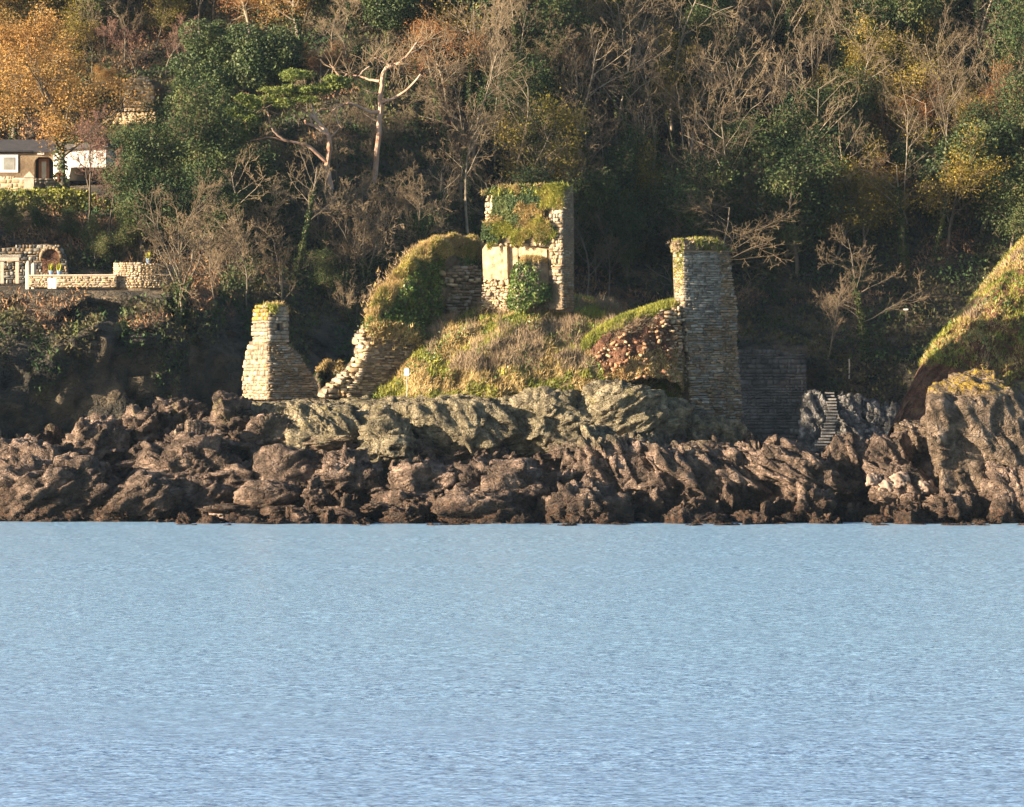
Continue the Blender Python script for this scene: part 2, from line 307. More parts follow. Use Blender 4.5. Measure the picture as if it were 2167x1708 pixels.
# ------------------------------------------------------------------ wooded hillside behind the fort
HX = np.array([-140, -60, -42, -34.5, -23, -14, -7, 0, 7, 16, 36, 60, 140.])
HK = np.array([
 [(300, -2), (302, 7), (305, 12), (320, 15), (345, 21), (370, 25), (430, 50), (560, 100)],
 [(333, -2), (335, 7), (340, 13.5), (350, 15), (362, 21.5), (380, 23.5), (440, 52), (560, 100)],
 [(333, -2), (335, 8), (341, 14), (352, 15), (366, 21.7), (381, 22.9), (440, 50), (560, 100)],
 [(328, -2), (331, 10.3), (340.5, 14.4), (352, 15), (366, 21.7), (381, 22.9), (440, 52), (560, 100)],
 [(332, -2), (334.5, 11.0), (341, 14.3), (353, 15.2), (366, 20.7), (378, 24), (440, 53), (560, 100)],
 [(342, -2), (344, 8.5), (350, 12), (358, 16.5), (366, 21), (376, 26), (440, 56), (560, 104)],
 [(347, -2), (350, 5), (355, 10), (362, 15), (370, 20.5), (380, 27), (440, 59), (560, 108)],
 [(354, -2), (358, 4.5), (364, 9.5), (370, 14), (378, 20), (388, 27), (448, 60), (570, 110)],
 [(365, -2), (367, 5), (370, 9.8), (377, 13), (385, 18.5), (394, 25), (454, 61), (575, 110)],
 [(369.5, -2), (370.5, 5), (371.5, 10), (379, 13.4), (384, 17), (394, 24), (455, 61), (580, 110)],
 [(368, -2), (369, 5), (371, 9.5), (379, 13.2), (384, 17), (394, 24), (455, 61), (580, 110)],
 [(350, -2), (352, 6), (355, 11), (366, 15), (376, 20), (388, 26), (450, 61), (580, 110)],
 [(330, -2), (332, 6), (335, 11), (350, 15), (366, 20), (380, 26), (445, 61), (580, 110)]], float)
def hcol(X):
    return np.array([np.interp(X, HX, HK[:, k, 0]) for k in range(8)]), np.array([np.interp(X, HX, HK[:, k, 1]) for k in range(8)])
def hill_z(X, Y):
    y, z = hcol(X); return float(np.interp(Y, y, z))
def hill_hit(x, y):                    # where the line of sight through a picture point meets the slope
    for Y in np.arange(332, 560, .5):
        X, _, Z = W(x, y, Y)
        if hill_z(X, Y) >= Z: return X, Y, hill_z(X, Y)
    return X, Y, hill_z(X, Y)
def make_hill():
    xs = np.concatenate((np.linspace(-140, -48, 24), np.linspace(-46, 46, 330), np.linspace(48, 140, 24)))
    V = []; ts = np.concatenate([np.linspace(k, k+1, n, endpoint=False) for k, n in enumerate((26, 26, 26, 26, 20, 36, 16))]+[[7.]])
    for X in xs:
        y, z = hcol(X); V.append(np.stack((np.full(len(ts), X), np.interp(ts, range(8), y), np.interp(ts, range(8), z)), 1))
    V = np.concatenate(V); n = facets(V*.28, 4, 1.0, .2)*1.1+facets(V*.8, 5, 1.2, .15)*.4+fbm(V*.5, 4, 9)*.5
    steep = np.clip(1.6-np.abs(np.tile(ts, len(xs))-1.0), .25, 1)
    flat = np.tile((ts > 1.9) & (ts < 3.05), len(xs)) & (V[:, 0] < -20)
    a = n*steep*np.where(flat, .15, 1)
    V[:, 1] -= a*.9; V[:, 2] += a*.35; V[:, 0] += a*.2
    Q = grid_faces(len(xs), len(ts))
    tag(ob('hillside', mesh_np('hillside', V, Q, 'cliff')), label='steep wooded hillside with a low dark sea cliff', kind='structure'); return V, Q, ts
HV, HQ, HT = make_hill()
def far_ground():
    V = []; xs = np.linspace(-250, 250, 40); ys = np.linspace(540, 740, 20)
    for x in xs:
        for y in ys: V.append((x, y, 98+8*math.sin(x*.01)+5*math.sin(y*.013)))
    tag(ob('hilltop_ground', mesh_np('hilltop_ground', V, grid_faces(40, 20), 'cliff')), kind='structure')
    V = [(-540, -310, -3), (540, -310, -3), (540, 740, -3), (-540, 740, -3)]
    tag(ob('seabed', mesh_np('seabed', V, [(0, 1, 2, 3)], 'cliff')), kind='structure')
far_ground()
def undergrowth():
    def filt(P, N):
        y = HY-(P[:, 2]-CH)*F/P[:, 1]; x = CX+P[:, 0]*F/P[:, 1]
        return ~((P[:, 0] < -12) & (P[:, 2] < 9.5+2.5*np.sin(P[:, 0]*.9)+1.2*np.sin(P[:, 0]*2.3)-np.where(P[:, 0] < -32, 1.2, 0))) & (P[:, 1] < 470) & (y > -120) & (x > -250) & (x < 2450) & (P[:, 2] > 6.5+1.5*np.sin(P[:, 0]*.7)) & ~((x < 345) & (P[:, 2] < 15.9) & (P[:, 1] > 339)) & ~((x < 240) & (P[:, 2] > 21) & (P[:, 1] > 366) & (P[:, 1] < 384)) & ~((P[:, 0] > 15.5) & (P[:, 0] < 21.5) & (P[:, 2] < 11))
    QC = HV[HQ[:, 0]]; QM = (QC[:, 1] < 455) & (np.abs(QC[:, 0]) < 46) & (QC[:, 2] > 5)
    P, N = scatter(HV, HQ[QM], 330000, filt, 5); r = np.random.default_rng(4)
    k = fbm(P*.22, 3, 2); hgt = np.clip(.5+k*1.6, .05, 1.6)
    P = P+N*0; P[:, 2] += r.random(len(P))*hgt; P[:, 1] -= r.random(len(P))*hgt*.4
    x = CX+P[:, 0]*F/P[:, 1]
    br = (fbm(P*.12, 3, 8) > np.where((P[:, 0] < -20) & (P[:, 2] < 20), -.25, .22))
    br = br & ~((P[:, 0] < -12) & (P[:, 2] < 12.3+.8*np.sin(P[:, 0]*1.1))); sel = ~br
    tufts('undergrowth', P[sel], .26, .10, 'under', seed=2, blades=1, spread=.9, lean=(-.2, -.5, 0)); tufts('bracken', P[br], .3, .05, 'bracken', seed=3, blades=1, spread=.9, lean=(-.2, -.4, 0))
    tag(bpy.data.objects['undergrowth'], 'dark green ivy and bramble undergrowth covering the hillside', 'undergrowth')
    tag(bpy.data.objects['bracken'], 'brown dead bracken and leaf litter on the hillside', 'bracken')
undergrowth()
print('hill', time.time()-T0)

# ------------------------------------------------------------------ rocky shore
REF_X = np.array([-1200, -300, 0, 150, 280, 360, 430, 500, 620, 750, 900, 1050, 1200, 1330, 1450, 1570, 1650, 1800, 1950, 2167, 2500, 3400.])
REF_Y = np.array([290, 296, 299, 302, 305, 308, 311, 314, 320, 326, 334.])
RT = {-1200: (1200, 1160, 1140, 1110, 1070, 1010, 960, 950, 960, 1000, 1180), -300: (1200, 1160, 1140, 1110, 1070, 1010, 960, 950, 960, 1000, 1180),
 0: (1200, 1160, 1140, 1108, 1062, 1000, 960, 955, 985, 1060, 1180), 150: (1200, 1160, 1140, 1102, 1050, 975, 930, 920, 960, 1060, 1180),
 280: (1200, 1160, 1135, 1092, 1030, 965, 905, 885, 930, 1060, 1180), 360: (1200, 1150, 1125, 1080, 1020, 960, 905, 866, 900, 1060, 1180),
 430: (1200, 1140, 1110, 1075, 1025, 960, 905, 880, 890, 1040, 1180), 500: (1200, 1115, 1100, 1078, 1030, 955, 880, 852, 860, 1000, 1180),
 620: (1190, 1112, 1090, 1065, 1020, 950, 868, 845, 845, 860, 1180), 750: (1190, 1115, 1085, 1045, 1000, 945, 856, 842, 838, 850, 1180),
 900: (1190, 1118, 1092, 1045, 1000, 948, 850, 838, 832, 840, 1180), 1050: (1190, 1120, 1092, 1045, 1000, 950, 840, 830, 826, 830, 1180),
 1200: (1190, 1122, 1095, 1045, 990, 948, 828, 815, 815, 830, 1180), 1330: (1190, 1122, 1095, 1035, 970, 935, 812, 800, 815, 850, 1180),
 1450: (1190, 1122, 1095, 1030, 970, 945, 890, 860, 870, 960, 1180), 1570: (1190, 1122, 1095, 1030, 970, 955, 935, 900, 950, 1080, 1180),
 1650: (1190, 1122, 1095, 1030, 975, 955, 975, 1010, 1060, 1120, 1180), 1800: (1190, 1122, 1095, 1035, 985, 955, 965, 1010, 1060, 1120, 1180),
 1950: (1190, 1122, 1095, 1050, 990, 950, 945, 960, 1000, 1080, 1180), 2167: (1190, 1122, 1095, 1050, 990, 935, 915, 890, 880, 900, 1100),
 2500: (1190, 1122, 1095, 1050, 990, 935, 915, 890, 880, 900, 1100), 3400: (1190, 1122, 1095, 1050, 990, 935, 915, 890, 880, 900, 1100)}
RTA = np.array([RT[int(k)] for k in REF_X], float); RTA = CH-(RTA-HY)*REF_Y[None, :]/F
def smoothstep_interp(v, xs):
    i = np.clip(np.searchsorted(xs, v)-1, 0, len(xs)-2); t = np.clip((v-xs[i])/(xs[i+1]-xs[i]), 0, 1); return i, t
def reef_z(X, Y):
    X = np.asarray(X, float); Y = np.asarray(Y, float); px = CX+X*F/Y
    i, t = smoothstep_interp(px, REF_X); j, s = smoothstep_interp(Y, REF_Y)
    return RTA[i, j]*(1-t)*(1-s)+RTA[i+1, j]*t*(1-s)+RTA[i, j+1]*(1-t)*s+RTA[i+1, j+1]*t*s
def make_reef():
    xs = np.concatenate((np.linspace(-75, -38, 60), np.linspace(-37.8, 37.8, 760), np.linspace(38, 75, 60)))
    ys = np.concatenate((np.arange(293, 316, .1), np.arange(316, 334, .4)))
    X, Y = np.meshgrid(xs, ys, indexing='ij'); X = X.ravel(); Y = Y.ravel(); wv = np.stack((X*.3, Y*.3, 0*X), 1)
    Z = reef_z(X+perlin(wv, 1)*1.0, Y+perlin(wv, 2)*1.1)
    P = np.stack((X, Y, Z), 1); rot = np.array(((.6, .1, -.8), (-.1, 1, 0), (.8, 0, .6)))
    S = P@rot.T*np.array((1.5, .9, .7))                 # beds dip steeply to the right
    Pw = P+.35*np.stack((perlin(P*.8, 31), perlin(P*.8, 32), perlin(P*.8, 33)), 1)
    low = np.clip((7.2-Z)/2.5, .3, 1)
    d = facets(P*np.array((.3, .16, .3))+.2*Pw, 10, 1.3, .25)*1.15*low+facets(S*.6+3, 12, 1.2, .3)*.75*low+facets(S*1.5, 13, 1.3, .25)*.32+facets(Pw*3.9, 14, 1.1, .2)*.12+fbm(P*2.5, 4, 15, True)*.08-.45*low
    bd = S[:, 2]*1.3+.6*perlin(P*.5, 41); fb = bd-np.floor(bd); d = d+np.minimum(fb, (1-fb)*6)*.3-.12
    d = d*np.clip((Z+1.6)/1.5, .15, 1)
    lz = np.exp(-((Z-6)/1.9)**2)*np.clip((X+15)/3, 0, 1)*np.clip((15-X)/3, 0, 1); d = d*(1-.55*lz)+lz*(facets(P@np.array(((.9, .2, -.45), (0, .5, 0), (.5, 0, .45)))*.9, 61, 1.3, .35)*.55+facets(S*.9, 62, 1.2, .2)*.15)
    top = (Z > 6.7) & (Y > 311); d = np.where(top, d*.3, d)
    P[:, 2] += d*.75; P[:, 1] -= d*.65; P[:, 0] += .35*fbm(P*1.3, 3, 21)+.1*facets(P*1.7, 22, 1, 0)
    tag(ob('rocky_shore', mesh_np('rocky_shore', P, grid_faces(len(xs), len(ys)), 'reef')), label='jagged dark brown rock reef along the waterline', kind='structure')
make_reef()
print('reef', time.time()-T0)

def ico(n):
    import bmesh
    bm = bmesh.new(); bmesh.ops.create_icosphere(bm, subdivisions=n, radius=1); bm.verts.ensure_lookup_table()
    V = np.array([v.co[:] for v in bm.verts]); Fc = np.array([[v.index for v in f.verts] for f in bm.faces]); bm.free(); return V, Fc
ICO = {k: ico(k) for k in (1, 2, 3, 4, 5, 6)}
def rock_shape(level, size, seed, rough=1.0, boxy=.6, slant=0, strat=(1, 1, 1), pointed=0, tw=0):
    V, Fc = ICO[level]; rp = np.random.default_rng(seed*7+1); npl = rp.integers(11, 17); pn = rp.normal(size=(npl, 3)); pn /= np.linalg.norm(pn, axis=1)[:, None]
    pn = np.concatenate((pn, np.array(((1, .1, .2), (-1, .1, .1), (.15, -1, .25), (.1, 1, 0), (.1, -.1, 1), (0, 0, -1))))); pn /= np.linalg.norm(pn, axis=1)[:, None]; pd = np.concatenate((rp.uniform(.78, 1.08, npl), np.full(6, .92+.0*boxy)))
    rad = np.min(np.where(V@pn.T > .05, pd[None, :]/np.maximum(V@pn.T, .05), 9), axis=1); soft = .06 if rough > .6 else .5; V = V*(rad*(1-soft)+soft)[:, None]
    if pointed: V = V*np.stack((1-pointed*np.clip(V[:, 2], 0, 1), 1-pointed*np.clip(V[:, 2], 0, 1), np.ones(len(V))), 1)
    P = V*np.array(size); nrm = V/np.linalg.norm(V, axis=1)[:, None]; mn = min(size[0], size[2])
    off = np.array((seed*17.3, seed*5.1, seed*9.7)); ct, st_ = math.cos(tw), math.sin(tw); q = (P+off); q = np.stack((q[:, 0]*ct-q[:, 2]*st_, q[:, 1], q[:, 0]*st_+q[:, 2]*ct), 1)*np.array(strat)
    d = facets(q/(mn*.9)*np.array((.7, 1, 1.6)), seed, .9, .14)*mn*.30*rough+facets(q/(mn*.4)*np.array((.6, 1, 1.7)), seed+1, .9, .18)*mn*.17*rough+0
    if level >= 5: d = d+facets(q*np.array((1.1, 1.5, 2.4)), seed+4, .9, .25)*.16*rough+facets(q*np.array((2.8, 3.5, 5.0)), seed+2, .9, .2)*.07*rough
    bd = (q@np.array((.15, .35, .92)))*1.5/max(.5, min(1.2, mn))+.5*perlin(q*.7, seed+3); fr_ = bd-np.floor(bd); d = d+np.minimum(fr_, (1-fr_)*6)*.26*rough*min(1, mn)
    P = P+nrm*d[:, None]; P[:, 0] += slant*P[:, 2]; return P, Fc
def rock(label, x, ytop, hw, ybot, Y, mat='rock', level=5, rough=1.0, boxy=.6, slant=0, depth=None, pointed=0, strat=(1, 1, 1), name='rock', cat='rock', group=None, smooth=False, tw=0):
    tw = tw or (.9 if x > 1150 else -.5)+((x*13) % 7-3)*.12; h = (ybot-ytop)*Y/F; w = hw*Y/F; loc = W(x, ytop+(ybot-ytop)*.55, Y)
    seed = int(abs(x*7+ytop*13)) % 9973+1
    P, Fc = rock_shape(level, (w, depth or w*.9, h*.56), seed, rough, boxy, slant, strat, pointed, tw)
    return tag(ob(name, mesh_np(name, P, Fc, mat, smooth), loc=loc), label, cat, group)
G = 'large rocks of the foreshore'
rock('broad dark brown rock mass at the far left above the water', 110, 965, 120, 1110, 304, group=G, level=6)
rock('low ridge of pinkish brown rock on the far left skyline', 60, 938, 110, 1010, 309, group=G)
rock('jagged rock hump on the left skyline, left of the flat topped outcrop', 210, 895, 70, 990, 310, group=G)
rock('craggy outcrop with pale lichen top on the left skyline', 300, 868, 40, 960, 311, rough=1.2, group=G)
rock('flat topped outcrop with ochre lichen left of the small ruined tower', 385, 848, 55, 905, 313, group=G)
rock('large dark triangular rock below the flat topped outcrop', 400, 912, 110, 1075, 306, group=G, level=6, pointed=.35)
rock('dark rock buttress standing in the shallow inlet', 300, 1010, 72, 1112, 302, group=G, pointed=.3, slant=.3)
rock('pitted outcrop just left of the small ruined tower base', 485, 846, 48, 960, 310, group=G, rough=1.2)
rock('craggy brown outcrop below the small ruined tower', 570, 872, 52, 975, 309, group=G, rough=1.2)
rock('large smooth pinkish boulder at left centre, sunlit on its right shoulder', 610, 940, 85, 1075, 305, mat='rock', rough=.45, boxy=.4, group=G)
rock('dark smooth boulder below the large pinkish boulder', 570, 1020, 75, 1085, 302, rough=.45, boxy=.4, group=G)
rock('dark knob of rock jutting from the ledge under the broken wall', 820, 888, 52, 985, 307, mat='ledge', group=G)
rock('pointed upright rock left of the central boulders', 668, 1014, 26, 1075, 300, group=G, pointed=.7)
rock('pale tilted rock slabs below the ledge, left of centre', 740, 960, 62, 1060, 303, group=G)
rock('grey brown rock hump under the middle of the ledge', 900, 985, 70, 1075, 302, group=G)
rock('brown rock shoulder below centre', 1010, 990, 62, 1075, 302, group=G)
rock('low dark rock at the water below centre', 1010, 1040, 85, 1115, 299, group=G)
rock('wide brown crag in the middle of the foreshore', 1100, 985, 75, 1085, 301, group=G)
rock('tall pale sunlit rock face right of centre', 1290, 925, 90, 1075, 304, group=G, level=6, rough=.9)
rock('rounded dark rock at the water, right of centre', 1240, 1028, 85, 1118, 299, group=G)
rock('broad pinkish rock back right of the pale rock face', 1430, 945, 100, 1090, 303, group=G, level=6, slant=-.4, rough=.9)
rock('ribbed rock ridge below the tall right tower', 1560, 950, 75, 1080, 303, group=G, slant=-.5)
rock('dark sloping rock slab right of the ribbed ridge', 1680, 945, 90, 1090, 303, group=G, level=6, slant=-.5)
rock('pink topped rock at the water below the sloping slab', 1710, 1030, 50, 1110, 299.5, group=G)
rock('rounded rock hump in front of the stone steps', 1800, 928, 45, 1020, 304, group=G)
rock('smooth fronted rock between the hump and the lichened stack', 1885, 920, 48, 1020, 304, group=G, rough=.8)
rock('sloping dark rock right of the small boulders', 1915, 990, 75, 1075, 302, group=G, slant=-.4)
rock('tan rock shelf leaning on the lichened stack', 1945, 900, 55, 985, 307, mat='stack', group=G)
st = rock('tall craggy rock stack crusted with orange lichen on top at the right edge', 2082, 796, 132, 1120, 303, mat='stack', level=6, rough=.62, boxy=.85, slant=-0.02, depth=3.4, name='rock_stack', cat='rock stack', strat=(1, 1, .8))
rock('pinkish rock toe below the lichened stack, at the right edge', 2150, 985, 60, 1115, 299, group=G)
rock('low dark rock at the water below the lichened stack', 2010, 1045, 60, 1110, 299, group=G)
for i, (x, y, hw, yb, lab) in enumerate([(1903, 1000, 22, 1020, 'pale rounded boulder below the smooth fronted rock'), (1880, 1015, 20, 1034, 'pale boulder lying lowest left of the lichened stack'),
    (1958, 1017, 18, 1036, 'pale boulder in the dark cleft beside the lichened stack'), (2010, 1022, 20, 1040, 'small pale boulder at the foot of the lichened stack'), (1850, 1003, 16, 1018, 'small pale stone left of the pale boulders'),
    (140, 1057, 19, 1078, 'small rounded boulder near the water at the far left'), (205, 1060, 14, 1080, 'small pale boulder by the water, left of the inlet'), (465, 1070, 22, 1090, 'pale boulder at the near end of the inlet')]):
    rock(lab, x, y, hw, yb+8, 300.5 if x > 500 or x > 440 else 302.5, 'pale_rock', 4, .8, .3, name='boulder', cat='boulder', group='pale boulders on the foreshore')
POOL = []
for i in range(9):
    P, Fc = rock_shape(5 if i < 5 else 4, (1.15, .9, .7), 101+i*13, 1.0, .5, (-.5, .35, -.2)[i % 3], pointed=(0, .25, .4)[i % 3], tw=(.9, -.6, .4)[i % 3]); POOL.append(mesh_np('rock', P, Fc, 'rock'))
LM = [(150, 'the far left rock mass'), (330, 'the dark inlet buttress'), (500, 'the flat topped outcrop'), (640, 'the small ruined tower'), (780, 'the broken wall'), (920, 'the notice post'), (1060, 'the left of the mound'), (1200, 'the tallest wall fragment'), (1340, 'the rubble bank'), (1440, 'the left of the tall tower'), (1580, 'the tall tower'), (1720, 'the retaining wall'), (1860, 'the cove steps'), (1990, 'the pale boulders'), (9999, 'the lichened stack')]
for k in range(190):
    x = R.uniform(-60, 2250); Y = R.choice([R.uniform(296.5, 300.5), R.uniform(300, 308)])
    if x < 380: Y += 5 if Y < 301 else 1
    X = (x-CX)*Y/F; z = float(reef_z(X, Y)); s = R.choice([R.uniform(.25, .6), R.uniform(.5, 1.15)])*(1.0 if Y > 300 else .8)
    if Y < 300 and 380 < x: z = max(z, -.15)
    if z > 6.0: continue
    near = z < 2.2
    lm = [t for l, t in LM if x < l][0]; lab = ('small craggy rock at the water below ' if z < .9 else 'small rock above the tideline below ' if near else 'small rock on the slope below ')+lm
    tag(ob('rock', POOL[k % 9], loc=(X, Y, z+s*.2), rot=(R.uniform(-.3, .3), R.uniform(-.3, .3), R.uniform(0, 6.28)), scale=(s*R.uniform(.8, 1.9), s, s*R.uniform(.45, 1.1))), lab, 'rock', 'small rocks of the foreshore')
for k in range(34):
    x = R.uniform(385, 2230); Y = R.uniform(292.5, 297.5); s_ = R.uniform(.25, .7)
    lm = [t for l, t in LM if x < l][0]; tag(ob('rock', POOL[k % 9], loc=((x-CX)*Y/F, Y, -s_*.28), rot=(0, 0, R.uniform(0, 6.28)), scale=(s_*1.6, s_, s_*.55)), 'wet rock awash in front of '+lm, 'rock', 'wet rocks awash at the edge of the sea')
# grey green ledge under the fort: tilted ribs of rock
def ledge(label, x, ytop, hw, ybot, Y, slant, seed=0, lev=5, mat='ledge'):
    return rock(label, x, ytop+12, hw*1.0, ybot, Y, mat, lev, .62, .9, slant, depth=2.4, strat=(1.2, 1, .8), tw=-slant*2.2+.35, name='rock_ledge', cat='rock ledge', group='grey green rock ledges under the fort')
ledge('olive streaked rock ledge under the broken wall', 690, 842, 80, 955, 310, -.25, lev=6)
ledge('rock ledge below the wooden notice post', 825, 832, 80, 935, 310.5, -.15)
ledge('bulging grey green rock face under the left of the grassy mound', 985, 826, 110, 960, 309.5, -.2, lev=6)
ledge('ribbed grey green rock face under the middle of the grassy mound', 1150, 812, 85, 955, 310, .15, lev=6)
ledge('sloping grey rock slabs under the red earth bank', 1300, 800, 100, 950, 310, .5, lev=6)
ledge('brown slabs left of the tall tower foot', 1400, 830, 75, 960, 311, .3)
ledge('dark rock foot under the tall right tower', 1500, 868, 95, 975, 312, -.3, lev=6, mat='ledge')
ledge('brown rock shelf under the small ruined tower', 590, 842, 75, 920, 312.5, .1)
print('rocks', time.time()-T0)

# ------------------------------------------------------------------ masonry
STONES = {}
def stone_pool(mat):
    if mat in STONES: return STONES[mat]
    out = []
    for i in range(8):
        r = np.random.default_rng(50+i); idx = {}; V = []; Fc = []
        for ax in range(3):
            for sg in (-1, 1):
                g = {}
                for a in (-1, 0, 1):
                    for b in (-1, 0, 1):
                        p = [0, 0, 0]; p[ax] = sg; p[(ax+1) % 3] = a; p[(ax+2) % 3] = b; p = tuple(p)
                        if p not in idx: idx[p] = len(V); V.append(p)
                        g[a, b] = idx[p]
                for a in (-1, 0):
                    for b in (-1, 0):
                        q = (g[a, b], g[a+1, b], g[a+1, b+1], g[a, b+1]); Fc.append(q if sg > 0 else q[::-1])
        V = np.array(V, float); Fc = np.array(Fc); k = np.abs(V).sum(1); V = V*np.where(k > 2.5, .91, np.where(k > 1.5, .97, 1.0))[:, None]; V = V*.5+r.normal(size=V.shape)*.035
        out.append((V, Fc, mesh_np('stone', V, Fc, mat)))
    STONES[mat] = out; return STONES[mat]
class Face:                            # an upright wall face: start column and distance, bearing in plan
    def __init__(s, x0, Y0, alpha, X0=None):
        s.a = math.radians(alpha); s.d = (math.cos(s.a), math.sin(s.a)); s.n = (math.sin(s.a), -math.cos(s.a))
        s.Y0 = Y0; s.X0 = (x0-CX)*Y0/F if X0 is None else X0
    def s_of(s, x):
        k = (x-CX)/F; return (k*s.Y0-s.X0)/(s.d[0]-k*s.d[1])
    def sz(s, x, y):
        t = s.s_of(x); Y = s.Y0+t*s.d[1]; return t, CH-(y-HY)*Y/F
    def pt(s, t, z, off=0): return (s.X0+t*s.d[0]+s.n[0]*off, s.Y0+t*s.d[1]+s.n[1]*off, z)
    def poly(s, pts): return [s.sz(*p) for p in pts]
def inpoly(x, y, poly):
    c = False; j = len(poly)-1
    for i in range(len(poly)):
        xi, yi = poly[i]; xj, yj = poly[j]
        if (yi > y) != (yj > y) and x < (xj-xi)*(y-yi)/(yj-yi)+xi: c = not c
        j = i
    return c
def lay(face, poly, ch, sw, mats, prot=(0, .06), depth=.28, jit=.02, skip=0, tiltj=.03, holes=(), rough_fn=None, seed=1):
    r = random.Random(seed); out = []; ss = [p[0] for p in poly]; zs = [p[1] for p in poly]; z = min(zs)
    while z < max(zs):
        h = ch*r.uniform(.6, 1.5); zc = z+h/2; cr = []; n = len(poly)
        for i in range(n):
            (x0, z0), (x1, z1) = poly[i], poly[(i+1) % n]
            if (z0 > zc) != (z1 > zc): cr.append(x0+(x1-x0)*(zc-z0)/(z1-z0))
        cr.sort(); rowoff = r.uniform(-.012, .018)
        for a, b in zip(cr[::2], cr[1::2]):
            t = a+r.uniform(-.05, .05); b += r.uniform(-.05, .05)
            while t < b-.05:
                w = sw*r.choice((r.uniform(.4, .9), r.uniform(.7, 1.8)))
                if t+w > b-.12: w = max(.12, b-t)
                hh = h*(r.uniform(.55, .8) if r.random() < .12 else 1); c = (t+w/2, z+hh/2)
                if r.random() > skip and not any(inpoly(c[0], c[1], q) for q in holes):
                    k = rough_fn(*c) if rough_fn else 1
                    off = rowoff+r.uniform(*prot)*k; m = mats(*c) if callable(mats) else r.choice(mats)
                    out.append((m, face.pt(c[0], c[1]+r.uniform(-jit, jit)*k, off-depth*.42), (r.gauss(0, tiltj)*k, r.gauss(0, tiltj)*k, face.a+r.gauss(0, tiltj)*k), (w*.985, depth*r.uniform(.8, 1.2), hh*.96)))
                t += w
        z += h
    return out
def place_stones(root, lst, limit=298, seed=3, name='stone'):
    r = random.Random(seed); order = sorted(range(len(lst)), key=lambda i: -lst[i][3][0]*lst[i][3][2]); rest = {}
    for n, i in enumerate(order):
        m, loc, rot, sc = lst[i]; pool = stone_pool(m); V, Fc, me = pool[r.randrange(len(pool))]
        if n < limit: ob(name, me, root, loc, rot, sc)
        else:
            Mx = np.array(Matrix.LocRotScale(Vector(loc), __import__('mathutils').Euler(rot), Vector(sc))); rest.setdefault(m, []).append((V@Mx[:3, :3].T+Mx[:3, 3], Fc))
    for m, l in rest.items():
        n = 0; VV = []; FF = []
        for V, Fc in l: VV.append(V); FF.append(Fc+n); n += len(V)
        tag(ob('small_stones', mesh_np('small_stones', np.concatenate(VV), np.concatenate(FF), m), root), kind='stuff')
def core(root, face, poly, thick, mat='mortar', inset=.1, name='rubble_core', front=0.0):
    bm = MB(); n = len(poly); f = [face.pt(s, z, -inset-front) for s, z in poly]; b = [face.pt(s, z, -thick) for s, z in poly]
    fs = [tuple(range(n)), tuple(range(2*n-1, n-1, -1))]+[(i, i+n, (i+1) % n+n, (i+1) % n) for i in range(n)]
    bm.add(f+b, fs); return bm.build(name, mat, root)
def capveg(root, pts, n, width, L=.28, mat='grass_green', seed=1, drop=.25, name='grass_cap', w=.03):
    r = np.random.default_rng(seed); pts = np.array(pts, float); t = r.random(n)*(len(pts)-1); i = np.minimum(t.astype(int), len(pts)-2); u = (t-i)[:, None]
    P = pts[i]*(1-u)+pts[i+1]*u; P = P+np.array((.8, 1, 0))*r.normal(size=(n, 3))*width; P[:, 2] -= np.abs(r.normal(size=n))*drop
    return tufts(name, P, L, w, mat, root, seed=seed, spread=.7)

# --- small ruined tower on the left
A = 25
def left_tower():
    Y0 = 314; c = W(567, 840, Y0); root = thing('ruined_tower', 'small ruined stone tower with orange lichen and a narrow slit, left on the rocks', 'tower ruin', (0, 0, 0))
    fr = Face(567, Y0, A); body = fr.poly([(567, 846), (567, 760), (566, 722), (600, 722), (628, 745), (655, 785), (672, 812), (676, 846)])
    up = fr.poly([(568, 724), (568, 660), (575, 648), (603, 645), (610, 668), (612, 722)])
    slit = fr.poly([(588, 700), (588, 678), (592, 678), (592, 700)])
    lf = Face(0, 0, A-90); d = 3.3; lf.X0 = c[0]+math.sin(-math.radians(A))*d*1.0; lf.Y0 = Y0+math.cos(math.radians(A))*d
    lb = [(lf.s_of(513), 0)]; 
    lpoly = lf.poly([(514, 844), (514, 800), (517, 765), (521, 738), (534, 722), (566, 720), (566, 845)])
    lup = lf.poly([(535, 725), (533, 700), (535, 668), (541, 648), (566, 646), (566, 725)])
    core(root, fr, body, 3.0); core(root, fr, up, 2.4); core(root, lf, lpoly, 1.3); core(root, lf, lup, 1.2)
    L = lay(fr, body, .12, .34, ['stone_b', 'stone_g', 'stone_b'], (-.02, .06), .3, .02, seed=2)
    L += lay(fr, up, .2, .42, ['stone_g', 'stone_g', 'stone'], (0, .04), .3, .01, holes=[slit], seed=3)
    L += lay(lf, lpoly, .24, .36, ['stone', 'stone', 'stone_y'], (-.04, .07), .35, .03, tiltj=.07, seed=4)
    zl = lf.sz(535, 690)[1]
    L += lay(lf, lup, .2, .42, lambda s, z: 'lichen_stone' if z > zl+.25 and random.Random(int(z*91+s*57)).random() < .65 else 'stone', (0, .07), .3, .02, seed=5)
    place_stones(root, L)
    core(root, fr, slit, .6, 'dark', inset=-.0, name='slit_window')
    capveg(root, [fr.pt(*fr.sz(572, 648), -.4), fr.pt(*fr.sz(590, 643), -.5), fr.pt(*fr.sz(608, 650), -.5)], 350, .22, .22, 'grass_tan', 3)
    capveg(root, [lf.pt(*lf.sz(541, 652), -.2), lf.pt(*lf.sz(571, 646), -.3)], 350, .2, .22, 'grass_green', 4, name='moss_cap')
    capveg(root, [fr.pt(*fr.sz(612, 730), -.3), fr.pt(*fr.sz(672, 812), -.5)], 350, .2, .15, 'heather', 5, name='dry_scrub')
left_tower()
